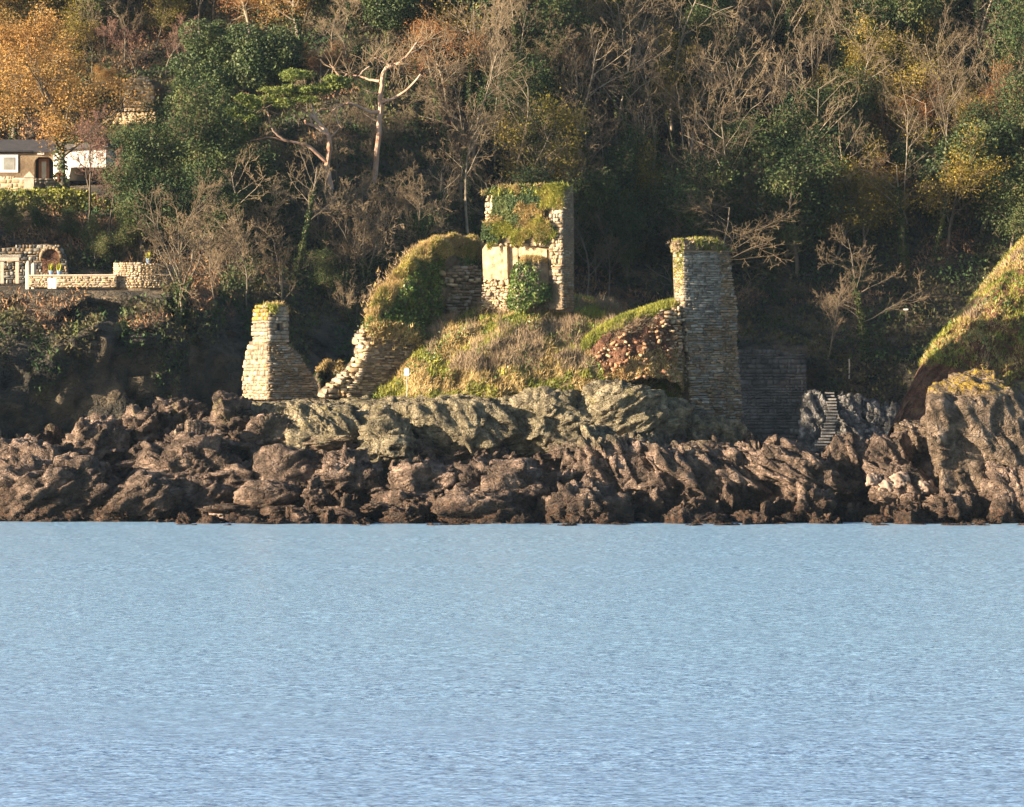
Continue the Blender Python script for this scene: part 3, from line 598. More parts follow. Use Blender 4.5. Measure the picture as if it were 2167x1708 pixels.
# --- broken wall left of the sign
def broken_wall():
    root = thing('broken_wall', 'broken stone wall with a stepped sunlit edge beside the notice post', 'wall ruin')
    Y0 = 314.5; fr = Face(738, Y0, A)
    body = fr.poly([(742, 840), (752, 815), (768, 795), (776, 770), (783, 740), (793, 708), (797, 690), (850, 690), (880, 716), (884, 770), (866, 790), (852, 838)])
    rub = fr.poly([(688, 838), (692, 826), (712, 812), (725, 798), (745, 782), (752, 770), (766, 755), (764, 738), (762, 718), (768, 700), (780, 690), (790, 682), (800, 690), (793, 712), (783, 742), (776, 772), (768, 797), (752, 817), (742, 840)])
    core(root, fr, body, 1.6); core(root, fr, rub[:8]+rub[12:], 1.3, inset=.6)
    L = lay(fr, body, .085, .42, ['stone_b', 'stone_b', 'stone_y', 'stone'], (-.01, .025), .25, .01, seed=6, tiltj=.01)
    L += lay(fr, rub, .24, .38, ['stone_y', 'stone', 'stone_y'], (-.3, .15), .6, .04, tiltj=.12, seed=7)+lay(fr, rub, .22, .34, ['stone_y', 'stone'], (-.7, -.4), .6, .04, tiltj=.15, seed=77)
    # toothed sunlit end stones
    ed = [(742, 838), (752, 815), (768, 795), (776, 770), (783, 740), (793, 708), (797, 690)]; r = random.Random(5)
    for (x0, y0), (x1, y1) in zip(ed, ed[1:]):
        for k in range(int((y0-y1)/4.5)):
            u = k/((y0-y1)/4.5); s, z = fr.sz(x0+(x1-x0)*u, y0+(y1-y0)*u)
            for back in (-.05, -.45, -.9): L.append((r.choice(['stone_y', 'stone']), fr.pt(s-.12+r.uniform(-.12, .06), z, back), (r.gauss(0, .05), r.gauss(0, .05), fr.a+r.gauss(0, .12)), (r.uniform(.3, .55), .42, r.uniform(.1, .2))))
    place_stones(root, L)
    r2 = np.random.default_rng(3); tp = [fr.pt(*fr.sz(x, y), o) for x, y in ((784, 690), (800, 684), (830, 684), (858, 690), (884, 712)) for o in (.05,)]
    capveg(root, tp, 1500, .3, .25, 'grass_tan', 8, .45); P = np.repeat(np.array(tp), 260, 0)+r2.normal(size=(1300, 3))*np.array((.35, .25, .3)); leaves('ivy_leaves', P, .08, 'ivy', root, 4)
    return root
broken_wall()
# --- loaf: a long mound or rampart following given top and bottom lines
def loaf(xs, top, bot, Yc, depth, res=.16, a=.8, b=.75, namp=.35, nsc=.6, seed=1, back=1.0, nv=70, n2=None, n2a=.25):
    px = np.arange(xs[0], xs[-1]+1, res*F/Yc[0] if not callable(Yc) else res*35); V = []
    t = np.linspace(0, 1, nv); ang = math.pi*t; cy = -np.sign(np.cos(ang))*np.abs(np.cos(ang))**a; sz = np.sin(ang)**b
    for x in px:
        zt = np.interp(x, xs, top); zb = np.interp(x, xs, bot); yc = np.interp(x, xs, Yc); dp = np.interp(x, xs, depth)
        Y = yc+cy*dp*np.where(cy > 0, back, 1); yy = zb+(zt-zb)*sz
        Yv = yc+cy*dp*np.where(cy > 0, back, 1)
        V.append(np.stack(((x-CX)*yc/F+0*Y, Yv, CH-(yy-HY)*yc/F), 1))
    V = np.concatenate(V); n = fbm(V*nsc, 4, seed)*namp+(facets(V*(n2 or 1.2), seed, 1.2, .2)*n2a if n2 else 0)
    V[:, 1] -= n; V[:, 2] += n*.5; V[:, 0] += n*.3; return V, grid_faces(len(px), nv)
def in_scr(P): return CX+P[:, 0]*F/P[:, 1], HY-(P[:, 2]-CH)*F/P[:, 1]
# --- grassy mound inside the fort
def mound():
    root = thing('grassy_mound', 'grass and brown scrub covered mound in the middle of the ruined fort', 'mound')
    xs = [800, 850, 900, 960, 1040, 1130, 1200, 1290, 1330, 1400, 1450]
    top = [800, 760, 705, 668, 650, 630, 640, 648, 700, 770, 830]; bot = [865, 865, 865, 865, 862, 858, 850, 840, 835, 835, 870]
    V, Q = loaf(xs, top, bot, [318, 320, 321, 322, 322.5, 323, 323, 322, 320, 318, 316], [4, 6.5, 8.5, 10, 11, 11.5, 11.5, 10, 7, 4, 2], a=1.0, b=.95, namp=1.3, nsc=.45, seed=4, n2=.5)
    ob('mound_earth', mesh_np('mound_earth', V, Q, 'soil', True), root)
    P, N = scatter(V, Q, 30000, lambda P, N: P[:, 1] < 325, 2); x, y = in_scr(P); n = fbm(P*.35, 3, 5)
    hea = ((y < 790-(x-900)*.02) & (y > 650) & (n+.0006*(x-1000)+.25*np.sin((y-700)/30) > .13) & (x > 905))
    gre = ~hea & (fbm(P*.6, 2, 9) > .03); tan = ~hea & ~gre
    tufts('dry_grass', P[tan], .32, .028, 'grass_tan', root, lean=(.35, -.1, 0), seed=3)
    tufts('green_grass', P[gre], .34, .034, 'grass_green', root, lean=(.3, -.1, 0), seed=4)
    tufts('brown_scrub', P[hea], .5, .018, 'heather', root, seed=5, blades=5, spread=.5); bz = fbm(P*.9, 2, 33) > .22; tufts('tall_scrub', P[bz & (y < 740)], .75, .018, 'heather', root, seed=15, blades=4, spread=.45)
    sel = (fbm(P*.5, 2, 19) > .1); leaves('bramble', P[sel]+np.array((0, -.1, .15))+np.random.default_rng(6).normal(size=(sel.sum(), 3))*.12, .08, 'ivy', root, 6)
mound()
# --- overgrown rampart at the left of the mound
def rampart():
    root = thing('overgrown_rampart', 'curved rampart wall overgrown with ivy and grass left of the mound', 'rampart')
    xs_ = [776, 790, 800, 830, 870, 900, 940, 980, 1010, 1030]; xs = [776, 786, 792, 800, 812, 826, 838, 852, 862, 876, 890, 902, 920, 938, 955, 972, 990, 1008, 1030]; top = [682, 662, 640, 622, 606, 600, 580, 572, 548, 540, 522, 524, 510, 514, 506, 514, 509, 518, 540]; bot = list(np.interp(xs, xs_, [694, 702, 712, 720, 722, 722, 715, 690, 670, 660]))
    V, Q = loaf(xs, top, bot, list(np.interp(xs, xs_, [316, 316.3, 316.9, 318.3, 319.8, 321, 322.5, 324, 325, 325.5])), list(np.interp(xs, xs_, [.5, 1.0, 1.6, 2.2, 2.6, 2.6, 2.2, 1.8, 1.5, 1.2])), a=.65, b=.5, namp=1.1, nsc=.7, seed=8, res=.14, n2=.8)
    ob('rampart_earth', mesh_np('rampart_earth', V, Q, 'mortar', True), root)
    P, N = scatter(V, Q, 42000, lambda P, N: N[:, 1]*np.sign(1) < 9, 3); x, y = in_scr(P); front = P[:, 1] < np.interp(x, xs_, [317, 317.4, 318, 319.4, 321, 322, 323.5, 325, 326, 326.5])
    P = P[front]; N = N[front]; x = x[front]; y = y[front]
    topl = np.interp(x, xs, top); dtop = y-topl
    stone_zone = (x > 935) & (dtop > 42+12*np.sin(x*.09))
    ivy = (~stone_zone) & (dtop > 34+30*np.clip((870-x)/80, 0, 1)+14*fbm(P*.8, 2, 3)) & (x > 812)
    grass = ~stone_zone & ~ivy
    fr = P[:, 1]
    tufts('grass', P[grass], .26, .026, 'grass_tan', root, seed=7, lean=(.1, -.3, 0)); g2 = grass & (fbm(P*.6, 2, 4) > -.05)
    tufts('green_grass', P[g2], .24, .026, 'grass_green', root, seed=8, lean=(.1, -.3, 0))
    leaves('ivy_leaves', P[ivy]+np.array((0, -.12, 0))+np.random.default_rng(1).normal(size=(ivy.sum(), 3))*.12, .085, 'ivy', root, 9)
    r = random.Random(8); L = []; S = P[stone_zone]
    fc = Face(935, 320.6, 22)
    poly = fc.poly([(925, 585), (960, 565), (1005, 560), (1022, 575), (1022, 668), (960, 665), (935, 640), (918, 610)])
    tp = [W(x, np.interp(x, xs, top), np.interp(x, xs_, [316, 316.3, 316.9, 318.3, 319.8, 321, 322.5, 324, 325, 325.5])) for x in range(784, 1020, 12)]
    capveg(root, tp, 900, .55, .3, 'heather', 21, .2, 'crest_scrub', .02); capveg(root, tp, 900, .42, .3, 'grass_tan', 22, .25, 'crest_grass', .026)
    L = lay(fc, poly, .16, .36, ['stone_b', 'stone_b', 'stone'], (-.05, .14), .4, .03, tiltj=.08, seed=9)
    for k in range(26):
        s, z = fc.sz(r.uniform(880, 1015), r.uniform(572, 615)); L.append(('stone_y', fc.pt(s, z, .25), (0, 0, fc.a), (r.uniform(.25, .4), .3, r.uniform(.14, .26))))
    place_stones(root, L); core(root, fc, poly, 1.2)
rampart()
# --- tall gable fragment
def gable():
    root = thing('gable_wall', 'tallest wall fragment with grass draped top, cream plaster recess and ivy', 'wall ruin')
    B = -32; Yn = 315.2; fr = Face(1190, Yn, B); # runs back to the left from its near corner
    upper = fr.poly([(1030, 520), (1028, 490), (1034, 455), (1033, 425), (1045, 402), (1080, 398), (1130, 396), (1190, 392), (1192, 530), (1160, 522), (1110, 520), (1090, 512)])
    lower = fr.poly([(1020, 655), (1020, 520), (1190, 515), (1190, 660), (1100, 660)])
    core(root, fr, upper, 1.3); core(root, fr, lower, 1.4, inset=.55)
    side = Face(1190, Yn, 90+B-0); side.X0, side.Y0 = fr.pt(fr.s_of(1190), 0)[:2]
    sp = side.poly([(1191, 655), (1190, 500), (1190, 410), (1206, 408), (1211, 440), (1211, 560), (1214, 655)])
    sp = [(s, z) for s, z in sp]; core(root, side, sp, 1.0, inset=.05, name='end_core')
    L = lay(side, sp, .1, .3, ['stone_b', 'stone_g', 'stone_b'], (0, .05), .25, .01, seed=12)
    L += lay(fr, fr.poly([(1164, 530), (1160, 470), (1170, 440), (1180, 410), (1190, 405), (1190, 600), (1172, 600)]), .2, .3, ['stone_y', 'stone'], (0, .12), .3, .03, tiltj=.08, seed=13)
    L += lay(fr, fr.poly([(1031, 470), (1026, 440), (1032, 415), (1048, 405), (1048, 470)]), .22, .3, ['stone_y', 'stone_y', 'stone'], (0, .2), .3, .05, tiltj=.12, seed=14)
    lowf = Face(1190, Yn, B); lowf.X0, lowf.Y0 = fr.pt(fr.s_of(1190), 0, -.5)[:2]
    L += lay(lowf, lowf.poly([(1021, 655), (1021, 600), (1030, 590), (1092, 592), (1100, 625), (1096, 662)]), .17, .24, ['stone_y', 'stone_y', 'stone'], (0, .16), .3, .04, tiltj=.12, seed=15)
    L += lay(lowf, lowf.poly([(1158, 650), (1158, 585), (1190, 575), (1190, 655)]), .12, .3, ['stone_b', 'stone_g'], (.3, .36), .25, .02, seed=16)
    L += lay(fr, fr.poly([(1034, 519), (1034, 513), (1160, 513), (1160, 519)]), .16, .25, ['stone_y'], (-.1, .1), .3, .05, skip=.4, seed=17)
    place_stones(root, L)
    def slab(pts, off, t, mat, name): core(root, lowf, lowf.poly(pts), t, mat, inset=-off, name=name)
    slab([(1024, 593), (1022, 528), (1030, 516), (1090, 512), (1097, 525), (1096, 590), (1080, 597), (1050, 590)], .08, .3, 'plaster', 'plaster')
    slab([(1099, 542), (1098, 516), (1130, 522), (1158, 528), (1160, 556), (1120, 552)], .08, .3, 'plaster', 'plaster')
    slab([(1073, 590), (1072, 515), (1079, 514), (1081, 590)], .38, .5, 'plaster', 'pier')
    slab([(1158, 586), (1158, 575), (1190, 570), (1190, 580)], .5, .9, 'stone_y', 'sill')
    # overgrowth
    r = np.random.default_rng(5); n = 16000; P = []
    x = r.uniform(1024, 1196, n); y = r.uniform(388, 532, n); okm = (y > 394-.02*(x-1030)+10*np.clip((1050-x)/20, 0, 1)) & (y < 508+12*np.sin(x*.11)+8*np.sin(x*.37)) & ~((x < 1046) & (y > 412) & (y < 470)) & ~((x > 1168+14*np.sin(y*.08)) & (y > 440))
    x = x[okm]; y = y[okm]; k = (x-CX)/F; s = (k*fr.Y0-fr.X0)/(fr.d[0]-k*fr.d[1]); Yv = fr.Y0+s*fr.d[1]; z = CH-(y-HY)*Yv/F
    off = .12+.28*np.abs(fbm(np.stack((s, z, 0*s), 1)*.9, 3, 3))*2+r.random(len(s))*.1
    P = np.stack((fr.X0+s*fr.d[0]+fr.n[0]*off, fr.Y0+s*fr.d[1]+fr.n[1]*off, z), 1); nz = fbm(P*.55, 3, 6)+(.0022*(x-1080))
    g = nz > .02; nn = np.tile((fr.n[0], fr.n[1], .2), (len(P), 1))
    tufts('grass', P[g], .2, .024, 'grass_green', root, seed=2, lean=(-.2, -.4, -.7), spread=.5, blades=3)
    t = (fbm(P*.7, 2, 16) > .12); tufts('dry_grass', P[t], .22, .022, 'grass_tan', root, seed=3, lean=(-.2, -.4, -.9), spread=.5, blades=2)
    leaves('ivy_leaves', P[~g], .085, 'leaf_green', root, 4, nrm=nn[~g], align=.5)
    # ivy mass in the middle and its grassy top
    V, Q = loaf([1078, 1090, 1110, 1140, 1160, 1166], [640, 570, 546, 546, 556, 600], [655, 655, 652, 640, 632, 620], [316.2]*6, [.2, .8, 1.1, 1.1, .8, .2], a=.5, b=.4, namp=.25, res=.1, nv=40, seed=6)
    bx = ob('buttress', mesh_np('buttress', V, Q, 'mortar', True), root)
    P, N = scatter(V, Q, 9000, lambda P, N: P[:, 1] < 316.6, 4); x, y = in_scr(P)
    tp = y < 556; iv = ~tp & ((x < 1130+10*np.sin(y*.1)) | (y > 600))
    leaves('ivy_leaves', P[iv]+r.normal(size=(iv.sum(), 3))*.1, .085, 'ivy', root, 5); tufts('grass', P[tp], .2, .025, 'grass_tan', root, seed=6)
    capveg(root, [fr.pt(*fr.sz(1040, 404), -.3), fr.pt(*fr.sz(1090, 398), -.3), fr.pt(*fr.sz(1190, 392), -.3)], 1400, .3, .22, 'grass_green', 7)
gable()
# --- red rubble bank with grass cap, left of the tall tower
def bank():
    root = thing('rubble_bank', 'collapsed red earth bank of loose stones with grassy crest beside the tall tower', 'rubble bank')
    xs = [1212, 1240, 1275, 1320, 1360, 1400, 1432, 1446]; top = [752, 716, 692, 668, 655, 642, 634, 650]; bot = [792, 800, 805, 806, 800, 800, 812, 830]
    V, Q = loaf(xs, top, bot, [314]*4+[314.2, 314.4, 314.6, 314.8], [.5, 1.5, 2.2, 2.6, 2.6, 2.4, 2.0, 1], a=.7, b=.55, namp=.5, res=.1, seed=12, n2=2.6, n2a=.12, nsc=.9)
    ob('bank_earth', mesh_np('bank_earth', V, Q, 'redearth'), root)
    P, N = scatter(V, Q, 16000, lambda P, N: P[:, 1] < 315.5, 5); x, y = in_scr(P); dt = y-np.interp(x, xs, top)
    cap = dt < 20+12*fbm(P*.8, 2, 2)+10*np.clip((1290-x)/40, 0, 1); und = (dt >= 14) & (dt < 46) & (x > 1280) & (fbm(P, 2, 3) > -.1)
    tufts('grass_cap', P[cap], .18, .024, 'grass_green', root, seed=3, lean=(0, -.3, 0)); leaves('ivy_leaves', P[cap][::2], .07, 'leaf_green', root, 3)
    tufts('dead_roots', P[und], .3, .014, 'heather', root, seed=4, lean=(0, -.4, -.8), spread=.8, blades=3)
    low = (dt > 105) | ((x < 1250) & (dt > 30)) | ((x > 1330) & (x < 1400) & (dt > 95) & (dt < 130)); tufts('grass', P[low], .2, .024, 'grass_tan', root, seed=5)
    r = random.Random(4); st = np.nonzero((dt > 40))[0]; r.shuffle(list(st)); L = []
    for i in np.random.default_rng(2).choice(st, 230, False):
        s = r.uniform(.06, .26)**1.0; L.append((r.choice(['stone_r', 'stone_r', 'stone_y']), tuple(P[i]+np.array((0, -.03, 0))), (r.uniform(-.5, .5), r.uniform(-.5, .5), r.uniform(0, 3)), (s*1.5, s, s*r.uniform(.5, .9))))
    fc = Face(1380, 312.6, 6); L += lay(fc, fc.poly([(1385, 700), (1383, 668), (1400, 655), (1440, 650), (1446, 790), (1420, 780), (1405, 735)]), .17, .34, ['stone_b', 'stone_y', 'stone'], (-.1, .2), .5, .04, tiltj=.1, skip=.08, seed=19)
    place_stones(root, L)
bank()
# --- tall tower on the right
def right_tower():
    root = thing('tall_tower', 'tall square remnant of slate tower with mossy top, right of the fort', 'tower ruin')
    Y0 = 313; fr = Face(1452, Y0, 23.5)
    body = fr.poly([(1462, 880), (1460, 820), (1459, 760), (1453, 700), (1449, 640), (1446, 560), (1446, 534), (1522, 530), (1524, 600), (1528, 700), (1530, 780), (1535, 900)])
    right = fr.poly([(1521, 532), (1542, 534), (1548, 560), (1552, 600), (1560, 640), (1562, 700), (1560, 730), (1566, 800), (1574, 880), (1560, 905), (1533, 905), (1527, 700), (1523, 600)])
    core(root, fr, body, 1.5); core(root, fr, right, 1.6, inset=.16)
    L = lay(fr, body, .125, .38, lambda s, z: 'stone_g' if z > 12 or random.Random(int(s*999+z*77)).random() < .6 else 'stone_b', (0, .045), .25, .008, tiltj=.012, seed=21,
        rough_fn=lambda s, z: 1+max(0, (12.6-z))*.5)
    L2 = lay(fr, right, .125, .3, ['stone_b', 'stone_b', 'stone_g'], (-.1, .05), .35, .02, tiltj=.05, seed=22)
    a = math.radians(23.5); d = 1.25; L3 = []
    for xc, tier in ((1447, [(1429, 600), (1428, 545), (1430, 520), (1436, 508), (1447, 510), (1447, 600)]), (1449, [(1430, 680), (1430, 598), (1449, 598), (1449, 680)]), (1454, [(1437, 745), (1434, 678), (1454, 678), (1454, 745)]), (1460, [(1446, 822), (1441, 743), (1460, 743), (1461, 800)])):
        cx_, cy_ = fr.pt(fr.s_of(xc), 0)[:2]; lf = Face(0, 0, 23.5-90, X0=cx_-math.sin(a)*d); lf.Y0 = cy_+math.cos(a)*d
        lp = [(min(q, d-.03), z) for q, z in lf.poly(tier)]; core(root, lf, lp, 1.0); L3 += lay(lf, lp, .17, .3, ['stone', 'stone_y', 'stone'], (-.02, .1), .3, .02, tiltj=.05, seed=23)
        if xc == 1447: lf0 = lf
    lf = lf0
    r = random.Random(9); Lt = [q for q in L if q[1][2] > 13.4]; L = [q for q in L if q[1][2] <= 13.4]
    place_stones(root, Lt+L+L2+L3)
    # capping: rough stones, slate course and grass
    cap = fr.poly([(1440, 533), (1440, 512), (1452, 505), (1500, 506), (1520, 514), (1530, 531)]); core(root, fr, cap, 1.4, inset=.2, mat='soil', name='earth_top')
    core(root, fr, fr.poly([(1446, 534), (1446, 530.5), (1545, 530.5), (1545, 534)]), 1.4, 'stone_b', inset=-.1, name='slate_course')
    tp = [fr.pt(*fr.sz(1440, 512), -.5), fr.pt(*fr.sz(1470, 508), -.5), fr.pt(*fr.sz(1505, 508), -.5), fr.pt(*fr.sz(1528, 522), -.5)]
    capveg(root, tp, 900, .32, .2, 'heather', 3, .3); capveg(root, tp[1:], 900, .32, .22, 'grass_green', 5, .25)
    rg = np.random.default_rng(4); n = 2600; x = rg.uniform(1428, 1449, n); y = 505+rg.random(n)**1.6*115; k = (x-CX)/F; s = (k*lf.Y0-lf.X0)/(lf.d[0]-k*lf.d[1]); Yv = lf.Y0+s*lf.d[1]
    P = np.stack((lf.X0+s*lf.d[0]+lf.n[0]*.1, Yv+lf.n[1]*.1, CH-(y-HY)*Yv/F), 1); m = rg.random(n) > (y-520)/110
    leaves('moss', P[m], .05, 'grass_green', root, 6)
right_tower()
# --- low overgrown wall and rocks between the two left ruins
def low_wall():
    root = thing('wall_stub', 'low ivy covered wall stub between the small tower and the broken wall', 'wall ruin')
    V, Q = loaf([655, 672, 690, 705, 722, 742], [812, 782, 768, 775, 772, 808], [850]*6, [322]*6, [.4, .8, 1.0, .9, 1, .5], a=.6, b=.5, namp=.9, nsc=1.1, res=.12, nv=40, seed=3, n2=1.6)
    ob('rubble_core', mesh_np('rubble_core', V, Q, 'mortar'), root); P, N = scatter(V, Q, 4000, None, 4); x, y = in_scr(P)
    tufts('grass_cap', P[y < 788][::2], .2, .024, 'grass_tan', root, seed=2); leaves('ivy_leaves', P[(y < 812) & (fbm(P, 2, 4) > -.1)], .08, 'leaf_green', root, 3)
low_wall()
# --- notice post
def sign():
    X, Y, Z = W(860.5, 829, 312.4); root = thing('notice_post', 'small blank white notice board on a thin wooden post on the fort rocks', 'notice board', (X, Y, Z))
    b = MB(); b.box(-.035, .035, -.03, .03, -.3, 1.15); b.build('post', 'cream', root)
    b = MB(); s = [(-.15, .98), (.15, .98), (.15, 1.38), (.10, 1.44), (-.10, 1.44), (-.15, 1.38)]
    b.add([(x, -.06, z) for x, z in s]+[(x, -.03, z) for x, z in s], [tuple(range(6)), tuple(range(11, 5, -1))]+[(i, i+6, (i+1) % 6+6, (i+1) % 6) for i in range(6)]); b.build('board', 'white', root)
sign()
# --- headland on the right
def headland():
    root = thing('grassy_headland', 'steep sunlit grassy headland with red earth base at the right edge', 'headland')
    xs = [1885, 1915, 1945, 1985, 2050, 2100, 2140, 2200, 2400, 2700, 3200]
    top = [905, 840, 780, 715, 650, 585, 535, 480, 330, 200, 120]; bot = [925]*4+[900]*7
    V, Q = loaf(xs, top, bot, [318.4, 319.7, 321.6, 323.5, 325.8, 327.9, 329.5, 331.2, 338, 344, 352], [1, 2, 3.5, 5, 6.5, 8, 9, 10, 14, 18, 22], a=.9, b=.8, namp=.95, nsc=.45, seed=21, res=.17, nv=110, n2=1.1)
    ob('red_earth_slope', mesh_np('red_earth_slope', V, Q, 'redearth'), root)
    P, N = scatter(V, Q, 150000, None, 5); x, y = in_scr(P); m = (x < 2300) & (P[:, 1] < np.interp(x, xs, [320.4, 321.7, 323.6, 325.5, 327.8, 329.9, 331.5, 333.2, 340, 346, 354])); P = P[m]; x = x[m]; y = y[m]
    edge = np.interp(x, [1885, 1945, 1990, 2060, 2110, 2150, 2300], [800, 775, 770, 790, 830, 800, 760])+16*fbm(P*.6, 3, 2)
    ve = y < edge; P = P[ve]; x = x[ve]; y = y[ve]; n = fbm(P*.35, 3, 3)
    g = n > -.03; h = n < -.32; t = ~g & ~h
    tufts('green_grass', P[g], .24, .03, 'grass_green', root, seed=1, blades=3); tufts('dry_grass', P[t], .26, .03, 'grass_tan', root, seed=2, blades=3); tufts('green_tufts', P[t][::3], .24, .03, 'grass_green', root, seed=4, blades=3)
    tufts('brown_scrub', P[h], .36, .024, 'heather', root, seed=3, blades=4); sel = fbm(P*.7, 2, 8) > .12; leaves('bramble', P[sel]+np.random.default_rng(5).normal(size=(sel.sum(), 3))*.15, .1, 'ivy', root, 5)
headland()
print('fort', time.time()-T0)

# ------------------------------------------------------------------ cove on the right: retaining wall, steps, posts
def cove():
    root = thing('retaining_wall', 'dark stone retaining wall in the shade right of the tall tower', 'retaining wall')
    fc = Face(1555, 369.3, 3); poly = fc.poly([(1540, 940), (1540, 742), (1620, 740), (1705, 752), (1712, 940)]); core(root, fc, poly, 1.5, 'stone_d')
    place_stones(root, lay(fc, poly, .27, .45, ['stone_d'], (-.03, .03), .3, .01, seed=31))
    for x, yt, hw, lab in [(1725, 828, 28, 'pale jagged cove rock left of the steps'), (1790, 832, 34, 'pale rock slab right of the steps'), (1840, 850, 30, 'pale streaked cove rock right of the slab'), (1885, 858, 26, 'dark streaked cove rock nearest the headland'), (1760, 880, 50, 'broad dark cove rock beneath the steps')]:
        rock(lab, x, yt, hw, 950, 366.5, 'stairrock', 5, 1.0, .5, depth=1.6, pointed=.12, name='cove_rock', group='rocks of the cove')
    root = thing('rock_steps', 'flight of worn pale steps climbing the cove rocks', 'steps')
    n = 18
    for i in range(n):
        u = i/(n-1); x = 1738+22*math.sin(u*2.2+.1); y = 940-u*110; Y = 361.5+u*4.5; X, Y, Z = W(x, y, Y); w = .5-.16*u
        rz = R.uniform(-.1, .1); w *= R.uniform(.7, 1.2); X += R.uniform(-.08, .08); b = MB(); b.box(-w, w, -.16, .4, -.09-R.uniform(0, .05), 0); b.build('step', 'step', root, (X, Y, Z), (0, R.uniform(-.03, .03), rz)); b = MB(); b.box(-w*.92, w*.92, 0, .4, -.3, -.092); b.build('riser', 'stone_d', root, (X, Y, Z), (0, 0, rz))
    X, Y, Z = W(1797, 790, 370.5); root = thing('marker_post', 'thin pale post standing below the leaning bare tree in the cove', 'post', (X, Y, Z)); b = MB(); b.tube([(0, 0, -.4), (0.02, 0, .5), (0, 0, 1.05)], [.06, .05, .045]); b.build('shaft', 'cream', root)
    X, Y, Z = W(1917, 655, 374); root = thing('small_board', 'tiny white board on a stake at the path in the cove', 'board', (X, Y, Z)); b = MB(); b.box(-.18, .18, -.03, .03, -.06, .06); b.build('board', 'white', root); b = MB(); b.box(-.03, .03, .03, .08, -1.6, .02); b.build('stake', 'bark_grey', root)
cove()

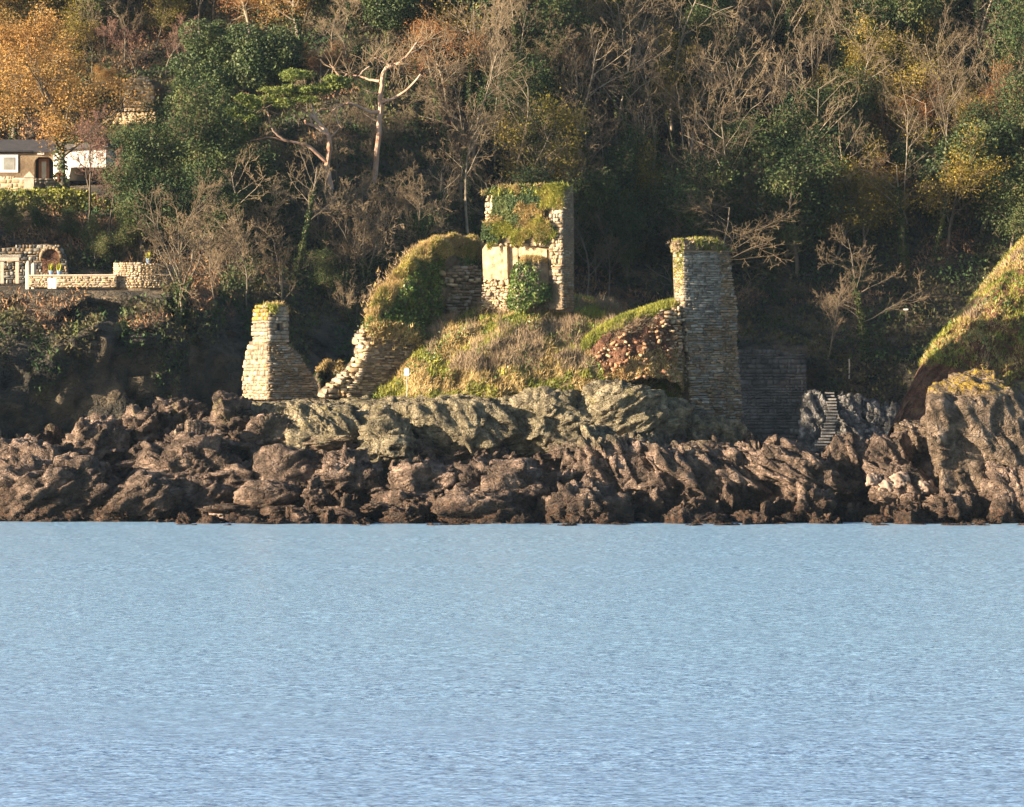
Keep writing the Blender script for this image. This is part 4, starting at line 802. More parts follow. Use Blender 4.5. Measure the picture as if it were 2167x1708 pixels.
# ------------------------------------------------------------------ cottage and terraces on the left
def wallbox(root, name, x0, x1, y0, y1, Y, t, mat):
    X0, _, Z1 = W(x0, y0, Y); X1, _, Z0 = W(x1, y1, Y); b = MB(); b.box(X0, X1, Y, Y+t, Z0, Z1); return b.build(name, mat, root)
def cottage():
    Y = 377; root = thing('cottage', 'low stone cottage with slate roof, arched porch and white end wall on the hillside', 'cottage')
    wallbox(root, 'stone_wall', -160, 72, 322, 388, Y, 5, 'stone_b')
    wallbox(root, 'stone_wall', 113, 119, 325, 388, Y, 5, 'white'); wallbox(root, 'lintel_wall', 72, 113, 322, 332, Y+.01, 4.9, 'stone_b')
    # arch spandrels
    fc = Face(72, Y, 0); b = None
    for sgn, xa, xb in ((1, 72, 84), (-1, 113, 101)):
        core(root, Face(72, Y, 0), Face(72, Y, 0).poly([(xa, 331.5), (xb, 331.5), (xa+sgn*7, 334), (xa+sgn*3, 338), (xa, 345)]), .35, 'stone_b', inset=-.004, name='arch')
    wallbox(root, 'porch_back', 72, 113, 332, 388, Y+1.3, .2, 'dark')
    d = wallbox(root, 'door', 82, 104, 336, 384, Y+1.2, .08, 'wood'); wallbox(d, 'door_glass', 88, 98, 342, 380, Y+1.16, .03, 'glass')
    for xc, yc in ((-30, 343), (19, 343)):
        w = wallbox(root, 'window', xc-19, xc+19, 326, 365, Y-.06, .06, 'white'); wallbox(w, 'pane', xc-12, xc+12, 333, 359, Y-.085, .02, 'glass')
    wallbox(root, 'lamp', 79, 95, 0, 0, Y, 0, 'white') if False else None
    wallbox(root, 'gutter', -160, 70, 319, 323, Y-.25, .2, 'dark')
    # roof
    for nm, xa, xb, zf in (('roof', -160, 125, 0),):
        X0, _, Ze = W(xa, 322, Y); X1 = W(xb, 0, Y)[0]; zr = W(0, 296, Y+3)[2]; b = MB()
        b.add([(X0, Y-.35, Ze), (X1, Y-.35, Ze), (X1-.5, Y+2.6, zr), (X0, Y+2.6, zr), (X0, Y+5.4, Ze), (X1, Y+5.4, Ze)], [(0, 1, 2, 3), (3, 2, 5, 4), (1, 5, 2), (0, 3, 4), (0, 4, 5, 1)]); b.build('roof', 'slate', root)
    # white sun facing wing
    fw = Face(118, 376.2, -14); core(root, fw, fw.poly([(118, 380), (118, 321), (146, 320), (152, 314), (224, 312), (224, 354), (150, 354), (146, 380)]), 4, 'white', inset=0, name='white_wing')
    core(root, fw, fw.poly([(112, 322), (135, 306), (228, 303), (232, 312), (152, 316)]), 4, 'slate', inset=-.35, name='wing_roof')
    wallbox(root, 'gable_wing', 225, 300, 313, 350, 379.5, 3, 'stone_b'); wallbox(root, 'wing_coping', 222, 304, 310, 314, 379.3, 3.4, 'slate')
    wallbox(root, 'porch_lamp', 79, 93, 322, 327, Y-.2, .15, 'white')
    g = thing('garden_wall', 'sunlit pale garden wall with pyramid capped pillar in front of the cottage', 'garden wall')
    f1 = Face(-200, 368.5, -10); p1 = f1.poly([(-200, 425), (-200, 374), (-60, 374), (60, 377), (60, 409)]); core(g, f1, p1, .5, 'cream', inset=0, name='wall_panel')
    L = lay(f1, p1, .2, .4, ['stone_y', 'stone', 'stone_y'], (0, .03), .2, .01, seed=41)
    Yp = 368.5-math.tan(math.radians(10))*9; X, _, Z = W(62, 410, Yp); b = MB(); b.box(X-.35, X+.35, Yp-.35, Yp+.35, Z, Z+1.15); b.build('pillar', 'cream', g)
    b = MB(); b.add([(X-.42, Yp-.42, Z+1.15), (X+.42, Yp-.42, Z+1.15), (X+.42, Yp+.42, Z+1.15), (X-.42, Yp+.42, Z+1.15), (X, Yp, Z+1.6)], [(0, 1, 2, 3), (0, 4, 1), (1, 4, 2), (2, 4, 3), (3, 4, 0)]); b.build('pillar_cap', 'cream', g)
    f2 = Face(72, 368, 20); p2 = f2.poly([(72, 409), (72, 376), (130, 380), (148, 382), (148, 400)]); core(g, f2, p2, .5, 'mortar', inset=0, name='wall_panel'); L += lay(f2, p2, .18, .4, ['stone', 'stone_y'], (0, .03), .2, .01, seed=42)
    place_stones(g, L)
    X, Y, Z = W(125, 383, 366.8); p = thing('flower_pot', 'red flowers in a pot on the garden wall beside the ivy trunk', 'flower pot', (X, Y, Z)); b = MB(); b.tube([(0, 0, -.1), (0, 0, .25)], [.13, .18], 8); b.build('pot', 'redearth', p)
    rr = np.random.default_rng(3); leaves('flowers', rr.normal(size=(60, 3))*.12+np.array((0, 0, .38)), .06, 'red', p, 1)
cottage()
def hedge():
    root = thing('hedge_bank', 'sunlit green hedge bank just below the garden wall', 'hedge'); xs = [-200, 60, 130, 200, 250]; 
    V, Q = loaf(xs, [402, 408, 404, 418, 445], [450, 450, 452, 455, 460], [365.5, 365.5, 365.5, 366, 366], [1.5, 1.5, 1.6, 1.4, .6], a=.7, b=.6, namp=.7, res=.25, nv=30, seed=6)
    ob('soil_core', mesh_np('soil_core', V, Q, 'soil'), root); P, N = scatter(V, Q, 14000, None, 4); leaves('hedge_leaves', P+np.random.default_rng(2).normal(size=P.shape)*.12, .1, 'grass_green', root, 3); leaves('dark_leaves', P[::2]-np.array((0, .05, .1)), .1, 'leaf_green', root, 4)
hedge()
def upper_ruin():
    root = thing('hill_building', 'pale stone building half hidden by trees above the cottage', 'building')
    Yh = hill_hit(290, 240)[1]-1.5; fc = Face(262, Yh, -12); p = fc.poly([(262, 232), (262, 178), (275, 168), (315, 168), (326, 185), (326, 235)]); core(root, fc, p, 3, 'mortar')
    place_stones(root, lay(fc, p, .28, .5, ['stone_y', 'stone'], (0, .04), .25, .01, seed=44))
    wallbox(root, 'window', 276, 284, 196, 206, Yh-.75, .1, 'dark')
    root = thing('terrace_wall', 'pale stone retaining wall just below the half hidden hill building', 'retaining wall')
    Yh = hill_hit(290, 270)[1]-1.5; fc = Face(240, Yh, -12); p = fc.poly([(240, 262), (242, 240), (330, 236), (330, 262)]); core(root, fc, p, .6, 'mortar'); place_stones(root, lay(fc, p, .28, .5, ['stone_y'], (0, .04), .25, .01, seed=45))
upper_ruin()
def terrace():
    root = thing('terrace_parapet', 'long low pale stone parapet on the lower terrace', 'garden wall')
    f = Face(60, 342.5, -6); p = f.poly([(62, 608), (62, 584), (245, 583), (245, 608)]); core(root, f, p, .45, 'cream', inset=.04, name='wall_panel'); L = lay(f, p, .11, .3, ['stone_y', 'stone_y', 'stone'], (-.035, -.015), .2, .01, tiltj=.01, seed=51); place_stones(root, L)
    core(root, f, f.poly([(58, 584), (58, 581.5), (245, 580.5), (245, 583)]), .5, 'cream', inset=-.05, name='coping')
    root = thing('curved_terrace_wall', 'taller curved stone wall at the right end of the lower terrace', 'garden wall')
    pts = [(243, 341.6, -5), (300, 341.0, 22), (322, 341.9, 50)]; L = []
    C = W(290, 600, 344.5); rad = 2.6; xs = []; n = 14
    zt = W(0, 557, 342)[2]; zb = W(0, 609, 342)[2]
    b = MB(); ang = [math.radians(a) for a in np.linspace(-150, 10, n)]
    outer = [(C[0]+(rad-.1)*math.cos(a)*1.0+.45, C[1]+(rad-.1)*math.sin(a)) for a in ang]; inner = [(C[0]+(rad-.5)*math.cos(a)+.45, C[1]+(rad-.5)*math.sin(a)) for a in ang]
    fX = W(243, 0, 341.9)[0]; outer[0] = (fX, outer[0][1]); 
    V = [(x, y, z) for z in (zb-.6, zt) for x, y in outer]+[(x, y, z) for z in (zb-.6, zt) for x, y in inner]
    fs = [(i, i+1, n+i+1, n+i) for i in range(n-1)]+[(2*n+i+1, 2*n+i, 3*n+i, 3*n+i+1) for i in range(n-1)]+[(n+i, n+i+1, 3*n+i+1, 3*n+i) for i in range(n-1)]+[(0, n, 3*n, 2*n), (n-1, 2*n-1+0, 4*n-1, 3*n-1)]
    b.add(V, fs); b.build('wall_core', 'mortar', root)
    for (x0, y0), (x1, y1) in zip(outer, outer[1:]):
        l = math.hypot(x1-x0, y1-y0); fc = Face(0, y0, math.degrees(math.atan2(y1-y0, x1-x0)), X0=x0); L += lay(fc, [(0, zb), (l, zb), (l, zt), (0, zt)], .12, .28, ['stone_y', 'stone', 'stone_y'], (.05, .07), .25, .01, tiltj=.01, seed=int(60+x0))
    place_stones(root, L)
    root = thing('arched_wall', 'shaded back wall with a bricked arch on the lower terrace', 'wall')
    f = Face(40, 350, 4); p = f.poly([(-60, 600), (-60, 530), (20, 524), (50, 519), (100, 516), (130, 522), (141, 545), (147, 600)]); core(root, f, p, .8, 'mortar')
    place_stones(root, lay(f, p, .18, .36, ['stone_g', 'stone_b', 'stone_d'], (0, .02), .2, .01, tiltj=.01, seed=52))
    s0, z0 = f.sz(108, 585); s1, _ = f.sz(122, 585); r = (s1-s0)*1.35; zc = f.sz(0, 545)[1]
    poly = [(s0-r, zc-1.1), (s0+r, zc-1.1)]+[(s0+r*math.cos(t), zc+r*math.sin(t)) for t in np.linspace(0, math.pi, 10)]; core(root, f, poly, .3, 'redearth', inset=-.07, name='arch_infill')
    for k in range(9):
        t = math.pi*(k+.5)/9; ob('arch_stone', stone_pool('stone_b')[k % 6][2], root, f.pt(s0+(r+.08)*math.cos(t), zc+(r+.08)*math.sin(t), .1), (0, -t+math.pi/2, f.a), (.3, .25, .25))
    root = thing('pergola', 'small open pergola with pale columns at the far left of the lower terrace', 'pergola')
    for x in (4, 36, -30, -60): wallbox(root, 'column', x-3.5, x+3.5, 552, 600, 343.6, .25, 'cream')
    wallbox(root, 'beam', -90, 40, 545, 552, 343.5, .45, 'cream'); wallbox(root, 'beam', -90, 44, 539, 545, 344.4, 1.6, 'stone_g')
    root = thing('gate_pillar', 'pale round topped gate pillar beside the pergola', 'gate pillar')
    for x, y in ((60, 552), (71, 556)): 
        X, Y, Z = W(x, 606, 342.8+(x-60)*.06); h = (606-y)*Y/F; b = MB(); b.tube([(0, 0, -.2), (0, 0, h*.8), (0, 0, h*.92), (0, 0, h)], [.2, .2, .16, .05], 10); b.build('shaft', 'cream', root, (X, Y, Z))
    for i, (x, lab) in enumerate(((76, 'pale slab leaning on the terrace parapet, left one of the pair'), (84, 'pale slab leaning on the terrace parapet, right one of the pair'))):
        X, Y, Z = W(x+30, 608, 340.8); t = thing('leaning_slab', lab, 'stone slab', (X, Y, Z)); b = MB(); b.box(-.16, .16, -.05, .05, -.1, .62); b.build('slab', 'white', t, rot=(-.2, 0, 0))
    for x, y, Yv, lab in ((112/1.0*.0+78, 581, 342.9, 'blue pot with yellow green plant, leftmost on the parapet'), (95, 581, 342.9, 'blue pot with yellow green plant, second from the left on the parapet'), (314, 556, 343, 'blue pot with yellow green plant on the tall curved wall')):
        X, Y, Z = W(x+(30 if x < 100 else 0), y, Yv-.2); t = thing('plant_pot', lab, 'plant pot', (X, Y, Z), group='blue pots on the terrace walls'); b = MB(); b.tube([(0, 0, -.02), (0, 0, .12), (0, 0, .27)], [.1, .15, .17], 10); b.build('pot', 'blue', t)
        tufts('plant', np.random.default_rng(int(x)).normal(size=(40, 3))*np.array((.05, .05, .02))+np.array((0, 0, .25)), .4, .03, 'yplant', t, kind=None, spread=.25, blades=3)
terrace()
print('houses', time.time()-T0)

# ------------------------------------------------------------------ trees
def grow(seed, H=10., trunkr=.16, first=.3, nb=(12, 7, 6, 3), ang=(50, 45, 45, 40), lr=(.42, .5, .5, .5), wig=.12, up=.25, lean=0., forks=1, taper=.25, tubew=.014, flat=0):
    """returns branches: (points, radii, level) and the tips"""
    r = np.random.default_rng(seed); out = []; tips = []
    def branch(p, d, L, rad, lev, n):
        pts = [p]; q = p.copy(); dd = d.copy()
        for i in range(n):
            dd = dd+r.normal(size=3)*wig*(1+.3*lev)+np.array((0, 0, up*(.5 if lev else 0)))*(1.0/n); dd /= np.linalg.norm(dd); q = q+dd*L/n; pts.append(q.copy())
        pts = np.array(pts); e = rad*(taper if lev == 0 else .35); rr = np.maximum(np.linspace(rad, e, n+1), tubew*(1 if lev > 1 else 1.4)); out.append((pts, rr, lev))
        if lev >= len(nb): tips.append(pts[-1]); tips.append(pts[len(pts)//2]); return
        m = nb[lev]
        for k in range(m):
            f = first+(1-first)*((k+r.random())/m) if lev == 0 else .2+.8*((k+r.random())/m)
            x = f*n; i = min(int(x), n-1); u = x-i; base = pts[i]*(1-u)+pts[i+1]*u; t = pts[i+1]-pts[i]; t /= np.linalg.norm(t)
            a = np.cross(t, r.normal(size=3)); a /= np.linalg.norm(a); w = math.radians(ang[lev]*r.uniform(.65, 1.3)); nd = t*math.cos(w)+a*math.sin(w)
            if lev == 0 and flat: nd[2] *= flat
            nd /= np.linalg.norm(nd); ll = L*lr[lev]*r.uniform(.6, 1.25)*((1.25-.65*f) if lev == 0 else (1.15-.5*f))
            branch(base, nd, ll, max((rr[i]*(1-u)+rr[i+1]*u)*.55, tubew), lev+1, max(2, 5-lev))
    for k in range(forks):
        d = np.array((lean+r.normal()*.12*(forks > 1)*2.2, r.normal()*.2*(forks > 1), 1.)); d /= np.linalg.norm(d)
        branch(np.array((r.normal()*.15*(forks > 1), r.normal()*.15*(forks > 1), -.4)), d, H*(1 if k == 0 else r.uniform(.7, .95)), trunkr*(1 if forks == 1 else .75), 0, 8)
    return out, np.array(tips)
def tubes(brs, sides):
    VV = []; FF = []; n0 = 0; cs = np.array([(math.cos(2*math.pi*k/sides), math.sin(2*math.pi*k/sides)) for k in range(sides)])
    for pts, rr, lev in brs:
        n = len(pts); t = np.gradient(pts, axis=0); t /= np.linalg.norm(t, axis=1)[:, None]+1e-9; a = np.cross(t, (.31, .87, .12)); a /= np.linalg.norm(a, axis=1)[:, None]+1e-9; b = np.cross(t, a)
        V = pts[:, None, :]+rr[:, None, None]*(a[:, None, :]*cs[None, :, :1]+b[:, None, :]*cs[None, :, 1:]); VV.append(V.reshape(-1, 3))
        i = np.arange(n-1)[:, None]*sides; k = np.arange(sides)[None, :]; k2 = (k+1) % sides
        FF.append(np.stack((i+k, i+k2, i+sides+k2, i+sides+k), 2).reshape(-1, 4)+n0); n0 += n*sides
    return np.concatenate(VV), np.concatenate(FF)
def crown_leaves(tips, n, spread, size, seed, squash=1.):
    r = np.random.default_rng(seed); P = tips[r.integers(0, len(tips), n)]+r.normal(size=(n, 3))*spread*np.array((1, 1, squash)); return leaf_mesh(P, size, seed)
def trunk_ivy(brs, n, hmax, rad, size, seed):
    r = np.random.default_rng(seed); P = []
    for pts, rr, lev in brs:
        if lev > 0: continue
        m = int(n); f = r.random(m)**1.2*hmax*(len(pts)-1); i = np.minimum(f.astype(int), len(pts)-2); u = (f-i)[:, None]; c = pts[i]*(1-u)+pts[i+1]*u
        w = rad*(1-.6*(f/(len(pts)-1))[:, None])*(.55+.45*np.abs(np.sin(f[:, None]*3+seed))); a = r.random(m)*6.28; P.append(c+np.stack((np.cos(a), np.sin(a), 0*a), 1)*w*np.sqrt(r.random((m, 1)))+r.normal(size=(m, 3))*.05)
    return leaf_mesh(np.concatenate(P), size, seed)
PROTO = {}
def proto(key, grow_kw, bark, twig, leaf=None, nleaf=0, lspread=.3, lsize=.1, ivy=0, ivyh=.7, ivyr=.45, squash=1.):
    brs, tips = grow(**grow_kw); sd = grow_kw['seed']; parts = []
    big = [b for b in brs if b[2] <= 1]; small = [b for b in brs if b[2] > 1]
    V, Fc = tubes(big, 5); parts.append(('trunk', mesh_np('trunk', V, Fc, bark, True)))
    if small: V, Fc = tubes(small, 3); parts.append(('twigs' if leaf else 'crown', mesh_np('crown', V, Fc, twig)))
    if leaf: V, Fc = crown_leaves(tips, nleaf, lspread, lsize, sd, squash); parts.append(('crown', mesh_np('crown', V, Fc, leaf)))
    if ivy: V, Fc = trunk_ivy(brs, ivy, ivyh, ivyr, .1, sd); parts.append(('ivy', mesh_np('ivy', V, Fc, 'leaf_green')))
    PROTO.setdefault(key, []).append(parts)
for i in range(3): proto('bare', dict(seed=10+i, H=10, trunkr=.13, first=.25, nb=(13, 7, 6, 2), ang=(42, 42, 45, 45), up=.35, wig=.14), 'bark_grey', 'twig')
for i in range(3): proto('bush', dict(seed=20+i, H=8, trunkr=.12, first=.25, nb=(6, 6, 5, 2), ang=(32, 38, 42, 45), forks=4, up=.4, wig=.16), 'bark_grey', 'twig', ivy=260, ivyh=.5, ivyr=.3)
for i in range(2): proto('pink', dict(seed=30+i, H=9, trunkr=.12, first=.3, nb=(14, 8, 7, 2), ang=(45, 42, 45, 45), up=.5, wig=.12), 'bark_grey', 'twig_pink')
for i in range(3): proto('ivytree', dict(seed=40+i, H=12, trunkr=.17, first=.5, nb=(9, 5, 4, 2), ang=(50, 45, 45, 45), up=.25, wig=.08), 'bark_pale', 'twig', ivy=2600, ivyh=.8, ivyr=.6)
for i in range(3): proto('pale', dict(seed=50+i, H=13, trunkr=.17, first=.58, nb=(8, 5, 4, 2), ang=(60, 48, 45, 45), up=.2, wig=.07), 'bark_pale', 'twig')
for i in range(2): proto('gold', dict(seed=60+i, H=10, trunkr=.22, first=.28, nb=(14, 7, 5), ang=(58, 50, 50), lr=(.5, .5, .5), up=.2), 'bark_grey', 'twig', 'leaf_gold', 15000, .33, .065, ivy=700, ivyh=.45, ivyr=.5)
for i in range(3): proto('rust', dict(seed=70+i, H=10, trunkr=.17, first=.35, nb=(12, 7, 5), ang=(55, 50, 50), lr=(.48, .5, .5), up=.15, flat=.6), 'bark_pale', 'twig', 'leaf_rust', 6500, .35, .07)
for i in range(3): proto('yellow', dict(seed=80+i, H=9, trunkr=.14, first=.25, nb=(12, 7, 5), ang=(50, 48, 50), up=.15), 'bark_grey', 'twig', 'leaf_yellow', 5500, .4, .075)
for i in range(3): proto('green', dict(seed=90+i, H=8, trunkr=.15, first=.15, nb=(14, 7, 4), ang=(55, 50, 50), up=.1), 'bark_grey', 'twig', 'leaf_green', 9500, .42, .09)
for i in range(2): proto('cove', dict(seed=240+i, H=11, trunkr=.12, tubew=.011, first=.22, nb=(13, 7, 5, 3), ang=(58, 45, 45, 45), up=.3, wig=.1), 'bark_grey', 'twig', ivy=1700, ivyh=.7, ivyr=.4)
for i in range(3): proto('pole', dict(seed=340+i, H=12, trunkr=.11, first=.66, nb=(7, 5, 4, 2), ang=(42, 42, 45, 45), up=.35, wig=.05), 'bark_pale', 'twig', ivy=(0, 1300, 500)[i], ivyh=.6, ivyr=.35)
def evergreen_proto(seed):
    r = np.random.default_rng(seed); lobes = [(np.array((r.normal()*1.3, r.normal()*1.3, 3.2+r.random()*4.6)), r.uniform(1.0, 1.9)) for _ in range(15)]; P = []; nr = []
    for c, rad in lobes:
        n = 1000; d = r.normal(size=(n, 3)); d /= np.linalg.norm(d, axis=1)[:, None]; rr = rad*(1-.3*r.random((n, 1))**2)*(1+.18*perlin(d*2.5+c, seed)[:, None]); P.append(c+d*rr*np.array((1, 1, .85))); nr.append(d)
    V, Fc = leaf_mesh(np.concatenate(P), .125, seed, np.concatenate(nr), .35)
    brs, _ = grow(seed, 7.5, .22, .2, (9, 3), (45, 45), (.4, .5)); V2, F2 = tubes(brs, 5)
    PROTO.setdefault('evergreen', []).append([('trunk', mesh_np('trunk', V2, F2, 'bark_grey', True)), ('crown', mesh_np('crown', V, Fc, 'leaf_dark'))])
for i in range(3): evergreen_proto(5+i)
NAT = {'bare': 10, 'bush': 8, 'pink': 9, 'ivytree': 12, 'pale': 13, 'gold': 10, 'rust': 10, 'yellow': 9, 'green': 8, 'evergreen': 9, 'cove': 11, 'pole': 12}
NM = {'bare': 'bare_tree', 'bush': 'bare_tree', 'pink': 'bare_tree', 'ivytree': 'ivy_clad_tree', 'pale': 'pale_trunked_tree', 'gold': 'golden_tree', 'rust': 'russet_tree', 'yellow': 'yellowing_tree', 'green': 'green_tree', 'evergreen': 'evergreen_tree', 'cove': 'bare_tree', 'pole': 'slender_tree'}
DESC = {'bare': 'leafless twiggy tree', 'bush': 'leafless many stemmed tree', 'pink': 'leafless purplish tree', 'ivytree': 'tall ivy wrapped tree', 'pale': 'tall pale trunked tree', 'gold': 'golden leaved tree', 'rust': 'russet leaved tree', 'yellow': 'thin yellowing tree', 'green': 'bushy dark green tree', 'evergreen': 'dense dark evergreen', 'pole': 'slim straight trunked tree'}
def where(x, y):
    v = 'high' if y < 230 else ('midway up' if y < 470 else 'low')
    for lim, t in ((330, 'near the cottage'), (520, 'right of the cottage'), (700, 'behind the small ruined tower'), (860, 'behind the broken wall'), (1010, 'behind the overgrown rampart'), (1280, 'behind the tallest wall fragment'), (1430, 'behind the rubble bank'), (1620, 'behind the tall right tower'), (1900, 'above the cove steps'), (9999, 'behind the grassy headland')):
        if x < lim: return v+' '+t
ntree = 0
def tree(kind, x, ybase, hpx, label=None, var=None, rz=None, xs=1., pos=None, grp=None):
    global ntree
    X, Y, Z = pos or hill_hit(x, ybase); h = hpx*Y/F; s = h/NAT[kind]; i = R.randrange(len(PROTO[kind])) if var is None else var
    root = thing(NM[kind], label or DESC[kind]+' '+where(x, ybase), 'tree', (X, Y, Z), R.uniform(0, 6.28) if rz is None else rz, grp or ('trees '+where(x, ybase)))
    root.scale = (s*xs, s*xs, s)
    for nm, me in PROTO[kind][i]: ob(nm, me, root)
    ntree += 1; return root
# hand placed trees
tree('gold', 140, 398, 345, 'large golden orange tree with ivy trunk in front of the cottage', 0, 1.0, 1.2, pos=((140-CX)*367/F, 367, hill_z((140-CX)*367/F, 367)))
tree('gold', 30, 300, 260, 'golden orange tree at the left edge behind the cottage', 1, 2.0, 1.1)
tree('pink', 186, 470, 240, 'slim leafless tree with purplish twigs right of the golden tree', 0, 3.6, .9); tree('pink', 232, 500, 170, 'second slim leafless tree between the cottage and the thicket', 1)
tree('pink', 350, 165, 130, 'purplish leafless tree on the slope above the half hidden building', 1, .3, 1.2); tree('pink', 290, 160, 120, 'purplish leafless tree left of the big evergreens', 0, 2.3, 1.2)
for x, y, h, lab in ((410, 300, 190, 'round dark evergreen right of the half hidden building'), (372, 345, 95, 'low evergreen beside the half hidden building'), (470, 230, 190, 'tall dark evergreen left of the pines'), (540, 250, 200, 'broad dark evergreen behind the green pine canopy'), (600, 190, 130, 'dark evergreen on the skyline side of the broad one'), (440, 300, 150, 'lower evergreen of the clump left of the pines'), (520, 330, 120, 'lowest evergreen of the clump left of the pines'), (470, 150, 110, 'topmost dark evergreen left of the pines')):
    tree('evergreen', x, y, h, lab, xs=1.15)
tree('bare', 1105, 420, 190, 'leafless tree with fanned twigs above the tallest wall fragment', 0, xs=1.15); tree('bush', 1120, 410, 170, 'many stemmed leafless tree above the tallest wall fragment', 1)
tree('cove', 1480, 640, 290, 'wide leafless tree with grey branches right behind the tall tower', 1, xs=1.5, pos=((1480-CX)*375/F, 375, hill_z((1480-CX)*375/F, 375))); tree('bare', 1440, 640, 200, 'leafless tree just left of the tall tower top', 2, xs=1.2)
tree('cove', 1832, 768, 270, 'grey tree with green ivy trunk standing in the cove', 0, xs=1.15); tree('bare', 1750, 762, 170, 'small pale leaning bare tree in the cove', 2)
tree('pale', 1425, 330, 380, 'tallest pale straight trunk high behind the tall tower', 0)
for x, y, h in ((1243, 640, 230), (1215, 560, 260), (1290, 640, 180)): tree('bare', x, y, h, xs=.9)
tree('bush', 375, 680, 260, 'ivy covered many stemmed tree at the right end of the terrace', 0); tree('green', 300, 560, 200, 'dark green bushy tree behind the curved terrace wall', 0)
for x, y, h in ((280, 470, 150), (330, 520, 220), (300, 420, 120), (260, 560, 110), (200, 570, 90), (150, 520, 70), (90, 510, 70), (30, 510, 70), (350, 430, 170)): tree('green', x, y, h)
# trees just outside the left of the picture: the wood goes on
for k in range(10):
    X = -43-k*1.2; Y = 351+R.uniform(-1, 4); tree('evergreen' if k % 2 else 'green', -300, 500, 240, 'evergreen tree beyond the left end of the terrace', pos=(X, Y, hill_z(X, Y)), grp='trees beyond the terrace')
for x, y, h, k in ((1215, 400, 330, 'pale'), (1262, 420, 300, 'ivytree'), (1305, 330, 300, 'pale'), (1340, 410, 330, 'ivytree'), (1380, 400, 300, 'pale'), (1398, 345, 260, 'ivytree'), (1462, 420, 300, 'pale'), (1505, 440, 320, 'ivytree'), (1545, 390, 280, 'pale'), (1590, 450, 330, 'pale'), (1640, 430, 300, 'ivytree'), (1690, 400, 290, 'pale'), (1130, 300, 330, 'ivytree'), (1225, 300, 300, 'pale')):
    tree(k, x, y, h, xs=.95, grp='trunks high behind the tall tower')
# forest
def zone_kind(x, y):
    r = R.random()
    def pick(*kw):
        t = sum(w for _, w in kw); v = R.random()*t
        for k, w in kw:
            v -= w
            if v <= 0: return k
        return kw[-1][0]
    if x < 260: return pick(('yellow', 3), ('gold', 2), ('green', 2), ('bare', 2)) if y < 150 else pick(('gold', 2), ('pink', 2), ('bare', 2))
    if x < 420: return pick(('pink', 4), ('yellow', 2), ('bare', 2)) if y < 200 else pick(('bare', 3), ('green', 3), ('evergreen', 1))
    if x < 720 and y < 80: return pick(('gold', 2), ('rust', 2), ('yellow', 3), ('bare', 3))
    if x < 980 and y < 260: return pick(('bare', 3), ('rust', 2.5), ('green', 3), ('ivytree', 3), ('evergreen', 1), ('yellow', 1))
    if x < 980: return pick(('bush', 5), ('bare', 4), ('ivytree', 1.5), ('green', 1.2))
    if y < 130 and x < 1500: return pick(('rust', 3), ('bare', 1), ('ivytree', 4), ('pale', 2), ('green', 4), ('evergreen', 1), ('yellow', 1))
    if x < 1700 and y < 380: return pick(('pale', 2.5), ('ivytree', 5), ('bare', .4), ('rust', .8), ('yellow', 1), ('green', 4))
    if x < 1700: return pick(('bare', 3), ('ivytree', 3), ('green', 3.5), ('pale', 1.5), ('yellow', 1))
    if y < 350: return pick(('rust', 2), ('yellow', 4), ('bare', 1.5), ('ivytree', 4), ('pale', 1.5), ('green', 3), ('evergreen', .7))
    return pick(('green', 5), ('yellow', 2), ('rust', 2 if x > 1900 else .5), ('bare', 1), ('ivytree', 3), ('evergreen', 1))
for k in range(62):
    x = R.uniform(1010, 2120); y = R.uniform(230, 520) if x > 1200 else R.uniform(230, 400); tree('pole', x, y, R.uniform(200, 300), xs=R.uniform(.7, 1.1))
for iy, yb in enumerate(range(20, 701, 54)):
    nx = 31
    for ix in range(nx):
        x = -120+ix*(2400/(nx-1))+R.uniform(-38, 38)+(38 if iy % 2 else 0); y = yb+R.uniform(-24, 24); hp = R.uniform(150, 270)
        if x < 255 and y > 285: continue
        if x < 350 and y > 420: continue
        if 215 < x < 365 and 165 < y: continue
        if x < 300 and 190 < y: hp *= .5
        if 330 < x < 640 and 120 < y < 380 and R.random() < .8: continue
        if 640 < x < 900 and 150 < y < 430 and hp > 140: hp = R.uniform(70, 130)
        if 380 < x < 980 and y > 400: hp = R.uniform(150, 230)
        if x > 1560 and y > 600: continue
        if x > 980 and y > 640: continue
        if x > 2040 and y > 560: continue
        if 600 < x < 760 and y > 640: hp *= .5
        if 1180 < x < 1750 and 330 < y < 480 and R.random() < .75: hp = R.uniform(45, 90)
        if 590 < x < 960 and y > 395: hp = min(hp, y-R.uniform(372, 400))
        if 440 < x < 600 and y > 320: hp = min(hp, max(60, y-R.uniform(300, 330)))
        if hp < 45: continue
        k = zone_kind(x, y-hp*.5)
        if 440 < x < 940 and 290 < y < 470: k = 'bush' if R.random() < .6 else 'bare'; hp = min(hp, 110)
        if 1180 < x < 1760 and 300 < y < 520 and k in ('bare', 'green', 'evergreen'): hp *= .6
        if k in ('pale', 'ivytree'): hp *= 1.15
        tree(k, x, y, hp, xs=R.uniform(.85, 1.25))
print('trees', ntree, time.time()-T0)
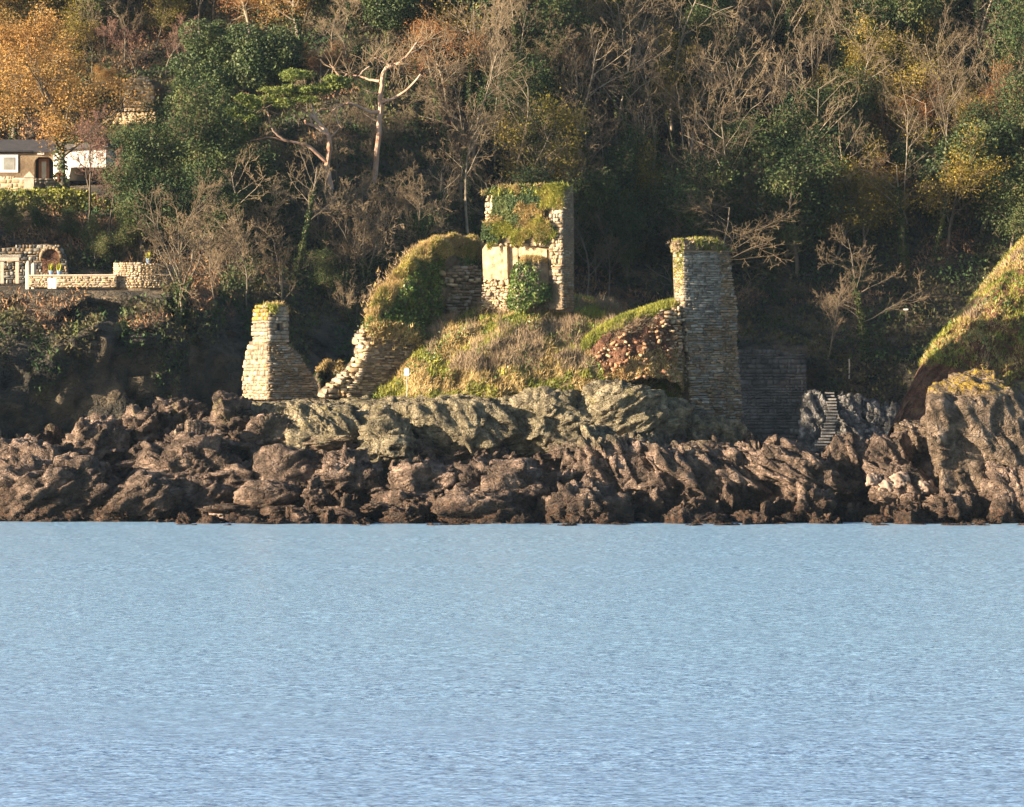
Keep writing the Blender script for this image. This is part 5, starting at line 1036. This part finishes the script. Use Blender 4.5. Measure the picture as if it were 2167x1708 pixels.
# --- the two pines
def limb(b, pts, r0, r1, Y, dy=0, sides=7, z0=None):
    P = np.array([W(x, y, Y+dy*i/(len(pts)-1)) for i, (x, y) in enumerate(pts)]); n = len(P)*4; t = np.linspace(0, len(P)-1, n); Q = np.stack([np.interp(t, range(len(P)), P[:, k]) for k in range(3)], 1)
    Q[1:-1] = (Q[:-2]+Q[1:-1]*2+Q[2:])/4; Q += np.random.default_rng(int(pts[0][0]*3+pts[0][1])).normal(size=Q.shape)*r1*.18; b.tube(Q, np.linspace(r0, r1, n), sides)
def twiggy(P0, n, L, seed, mat, root, name='twigs'):
    r = np.random.default_rng(seed); brs = []
    for p in P0:
        for k in range(n):
            d = r.normal(size=3)+np.array((0, 0, .3)); d /= np.linalg.norm(d); q = np.array([p, p+d*L*.5+r.normal(size=3)*.08, p+d*L+r.normal(size=3)*.15]); brs.append((q, np.array((.03, .02, .012)), 2))
    V, Fc = tubes(brs, 3); return tag(ob(name, mesh_np(name, V, Fc, mat), root), kind='stuff')
def snag():
    Y = 372; root = thing('dead_pine', 'tall pale dead pine snag with bare crooked limbs above the thicket', 'tree')
    b = MB(); limb(b, [(790, 420), (792, 380), (799, 320), (803, 260), (806, 200), (809, 165), (815, 145), (828, 140)], .23, .12, Y); b.build('trunk', 'bark_pink', root)
    for pts, r0, r1, dy in (([(803, 218), (835, 208), (862, 190), (882, 168), (890, 157)], .12, .05, -1.5), ([(803, 172), (780, 168), (760, 161), (735, 157)], .11, .04, 1), ([(828, 140), (845, 133), (862, 118), (882, 90)], .13, .05, -1),
        ([(803, 236), (785, 238), (765, 228), (745, 219), (728, 220), (712, 228), (700, 238)], .12, .05, -1.5), ([(828, 140), (810, 130), (790, 120)], .07, .03, 1), ([(803, 198), (785, 196), (768, 188)], .06, .03, 0), ([(802, 258), (785, 250), (770, 240)], .05, .02, 0),
        ([(722, 168), (716, 158), (705, 142), (697, 136)], .09, .03, 0), ([(735, 157), (722, 168)], .05, .05, 0), ([(862, 118), (885, 105), (905, 82)], .05, .02, 1), ([(882, 168), (905, 150), (930, 140)], .03, .02, 1), ([(760, 161), (768, 150), (782, 140)], .06, .03, 0), ([(835, 140), (855, 142), (868, 130)], .05, .02, 0)):
        b = MB(); limb(b, pts, r0, r1, Y, dy); b.build('limb', 'bark_pink', root)
    P = [np.array(W(x, y, Y+R.uniform(-1, 1))) for x, y in ((882, 92), (870, 108), (850, 128), (835, 138), (800, 125), (790, 120), (740, 158), (705, 145), (888, 160), (925, 142), (905, 84), (820, 130), (765, 150), (775, 135), (845, 150), (860, 158))]
    twiggy(P, 16, 1.5, 3, 'twig', root)
snag()
def pine():
    Y = 368; root = thing('green_pine', 'twisted pine with flat bright green canopies and a pinkish forked trunk', 'tree')
    b = MB(); limb(b, [(703, 425), (698, 390), (692, 350), (694, 335), (698, 300), (695, 285), (682, 268), (665, 250), (655, 240)], .24, .11, Y); b.build('trunk', 'bark_pink', root)
    for pts, r0, r1, dy in (([(692, 345), (672, 325), (655, 310), (630, 302), (605, 298), (580, 280), (572, 262)], .15, .06, -1.5), ([(695, 285), (680, 276), (665, 265), (648, 262), (645, 255)], .12, .08, -1), ([(690, 280), (678, 262), (668, 250), (670, 238), (680, 232), (700, 230)], .12, .05, 1),
        ([(660, 262), (655, 245), (645, 238), (636, 232)], .07, .04, -1), ([(572, 262), (568, 240), (555, 225)], .08, .04, 0), ([(700, 290), (712, 278), (720, 268)], .06, .03, 1), ([(668, 250), (660, 225), (655, 205)], .08, .04, 0), ([(605, 298), (570, 290), (540, 296), (520, 300)], .08, .04, 0), ([(700, 232), (710, 245), (716, 262), (722, 270)], .06, .03, 0)):
        b = MB(); limb(b, pts, r0, r1, Y, dy); b.build('limb', 'bark_pink', root)
    rr = np.random.default_rng(8)
    lob = [(x+rr.normal()*9, y+rr.normal()*6, rr.uniform(.55, 1.15), rr.uniform(.22, .45)) for x, y in ((640, 165), (665, 160), (695, 158), (705, 172), (680, 180), (650, 188), (625, 190), (665, 200), (612, 178), (590, 200), (570, 195), (560, 210), (545, 222), (525, 215), (510, 228), (495, 240), (490, 262), (500, 275), (530, 240), (585, 215), (480, 300), (455, 303), (500, 296), (470, 292), (630, 205), (690, 192), (615, 160), (720, 178))]
    for x, y, rx, rz in lob:
        C = np.array(W(x, y, Y+rr.uniform(-2, 2))); n = 750; d = rr.normal(size=(n, 3)); d /= np.linalg.norm(d, axis=1)[:, None]; P = C+d*np.array((rx, rx*.9, rz))*(.45+.55*rr.random((n, 1))**.5)*(1+.6*perlin(d*2+x, 3)[:, None])
        V, Fc = leaf_mesh(P, .075, int(x)); ob('needle_cloud', mesh_np('needle_cloud', V, Fc, 'pine'), root)
    P = [np.array(W(x, y, Y)) for x, y in ((560, 230), (600, 220), (640, 200), (680, 190), (520, 250), (560, 290), (630, 235))]; twiggy(P, 14, 1.5, 5, 'twig', root)
pine()
def haze():
    b = MB(); b.box(-560, 560, -330, 760, -4, 135); m = bpy.data.materials.new('haze_air'); m.use_nodes = True; nt = m.node_tree; nt.nodes.remove(nt.nodes['Principled BSDF'])
    v = nt.nodes.new('ShaderNodeVolumePrincipled'); v.inputs['Color'].default_value = (.5, .72, 1, 1); v.inputs['Density'].default_value = HAZE; v.inputs['Anisotropy'].default_value = 0
    nt.links.new(v.outputs[0], nt.nodes['Material Output'].inputs['Volume']); M['haze'] = m; tag(b.build('haze', 'haze'), 'thin bluish air haze', kind='stuff')
haze()
ORD = ['leftmost', 'second from left', 'third from left', 'fourth from left', 'fifth from left', 'sixth from left', 'seventh from left', 'eighth from left', 'ninth from left', 'tenth from left', 'eleventh from left', 'twelfth from left', 'thirteenth from left', 'fourteenth from left', 'fifteenth from left', 'sixteenth from left', 'seventeenth from left', 'eighteenth from left', 'nineteenth from left', 'twentieth from left']
by = {}
for o in bpy.data.objects:
    if o.parent is None and o.get('label') and not o.get('kind'): by.setdefault(o['label'], []).append(o)
for lab, os_ in by.items():
    if len(os_) > 1:
        os_.sort(key=lambda o: o.location.x/o.location.y)
        for o, w in zip(os_, ORD): o['label'] = lab+', '+w
SC.render.resolution_x = 1024; SC.render.resolution_y = 807
print('done', time.time()-T0, 'objects', len(bpy.data.objects))
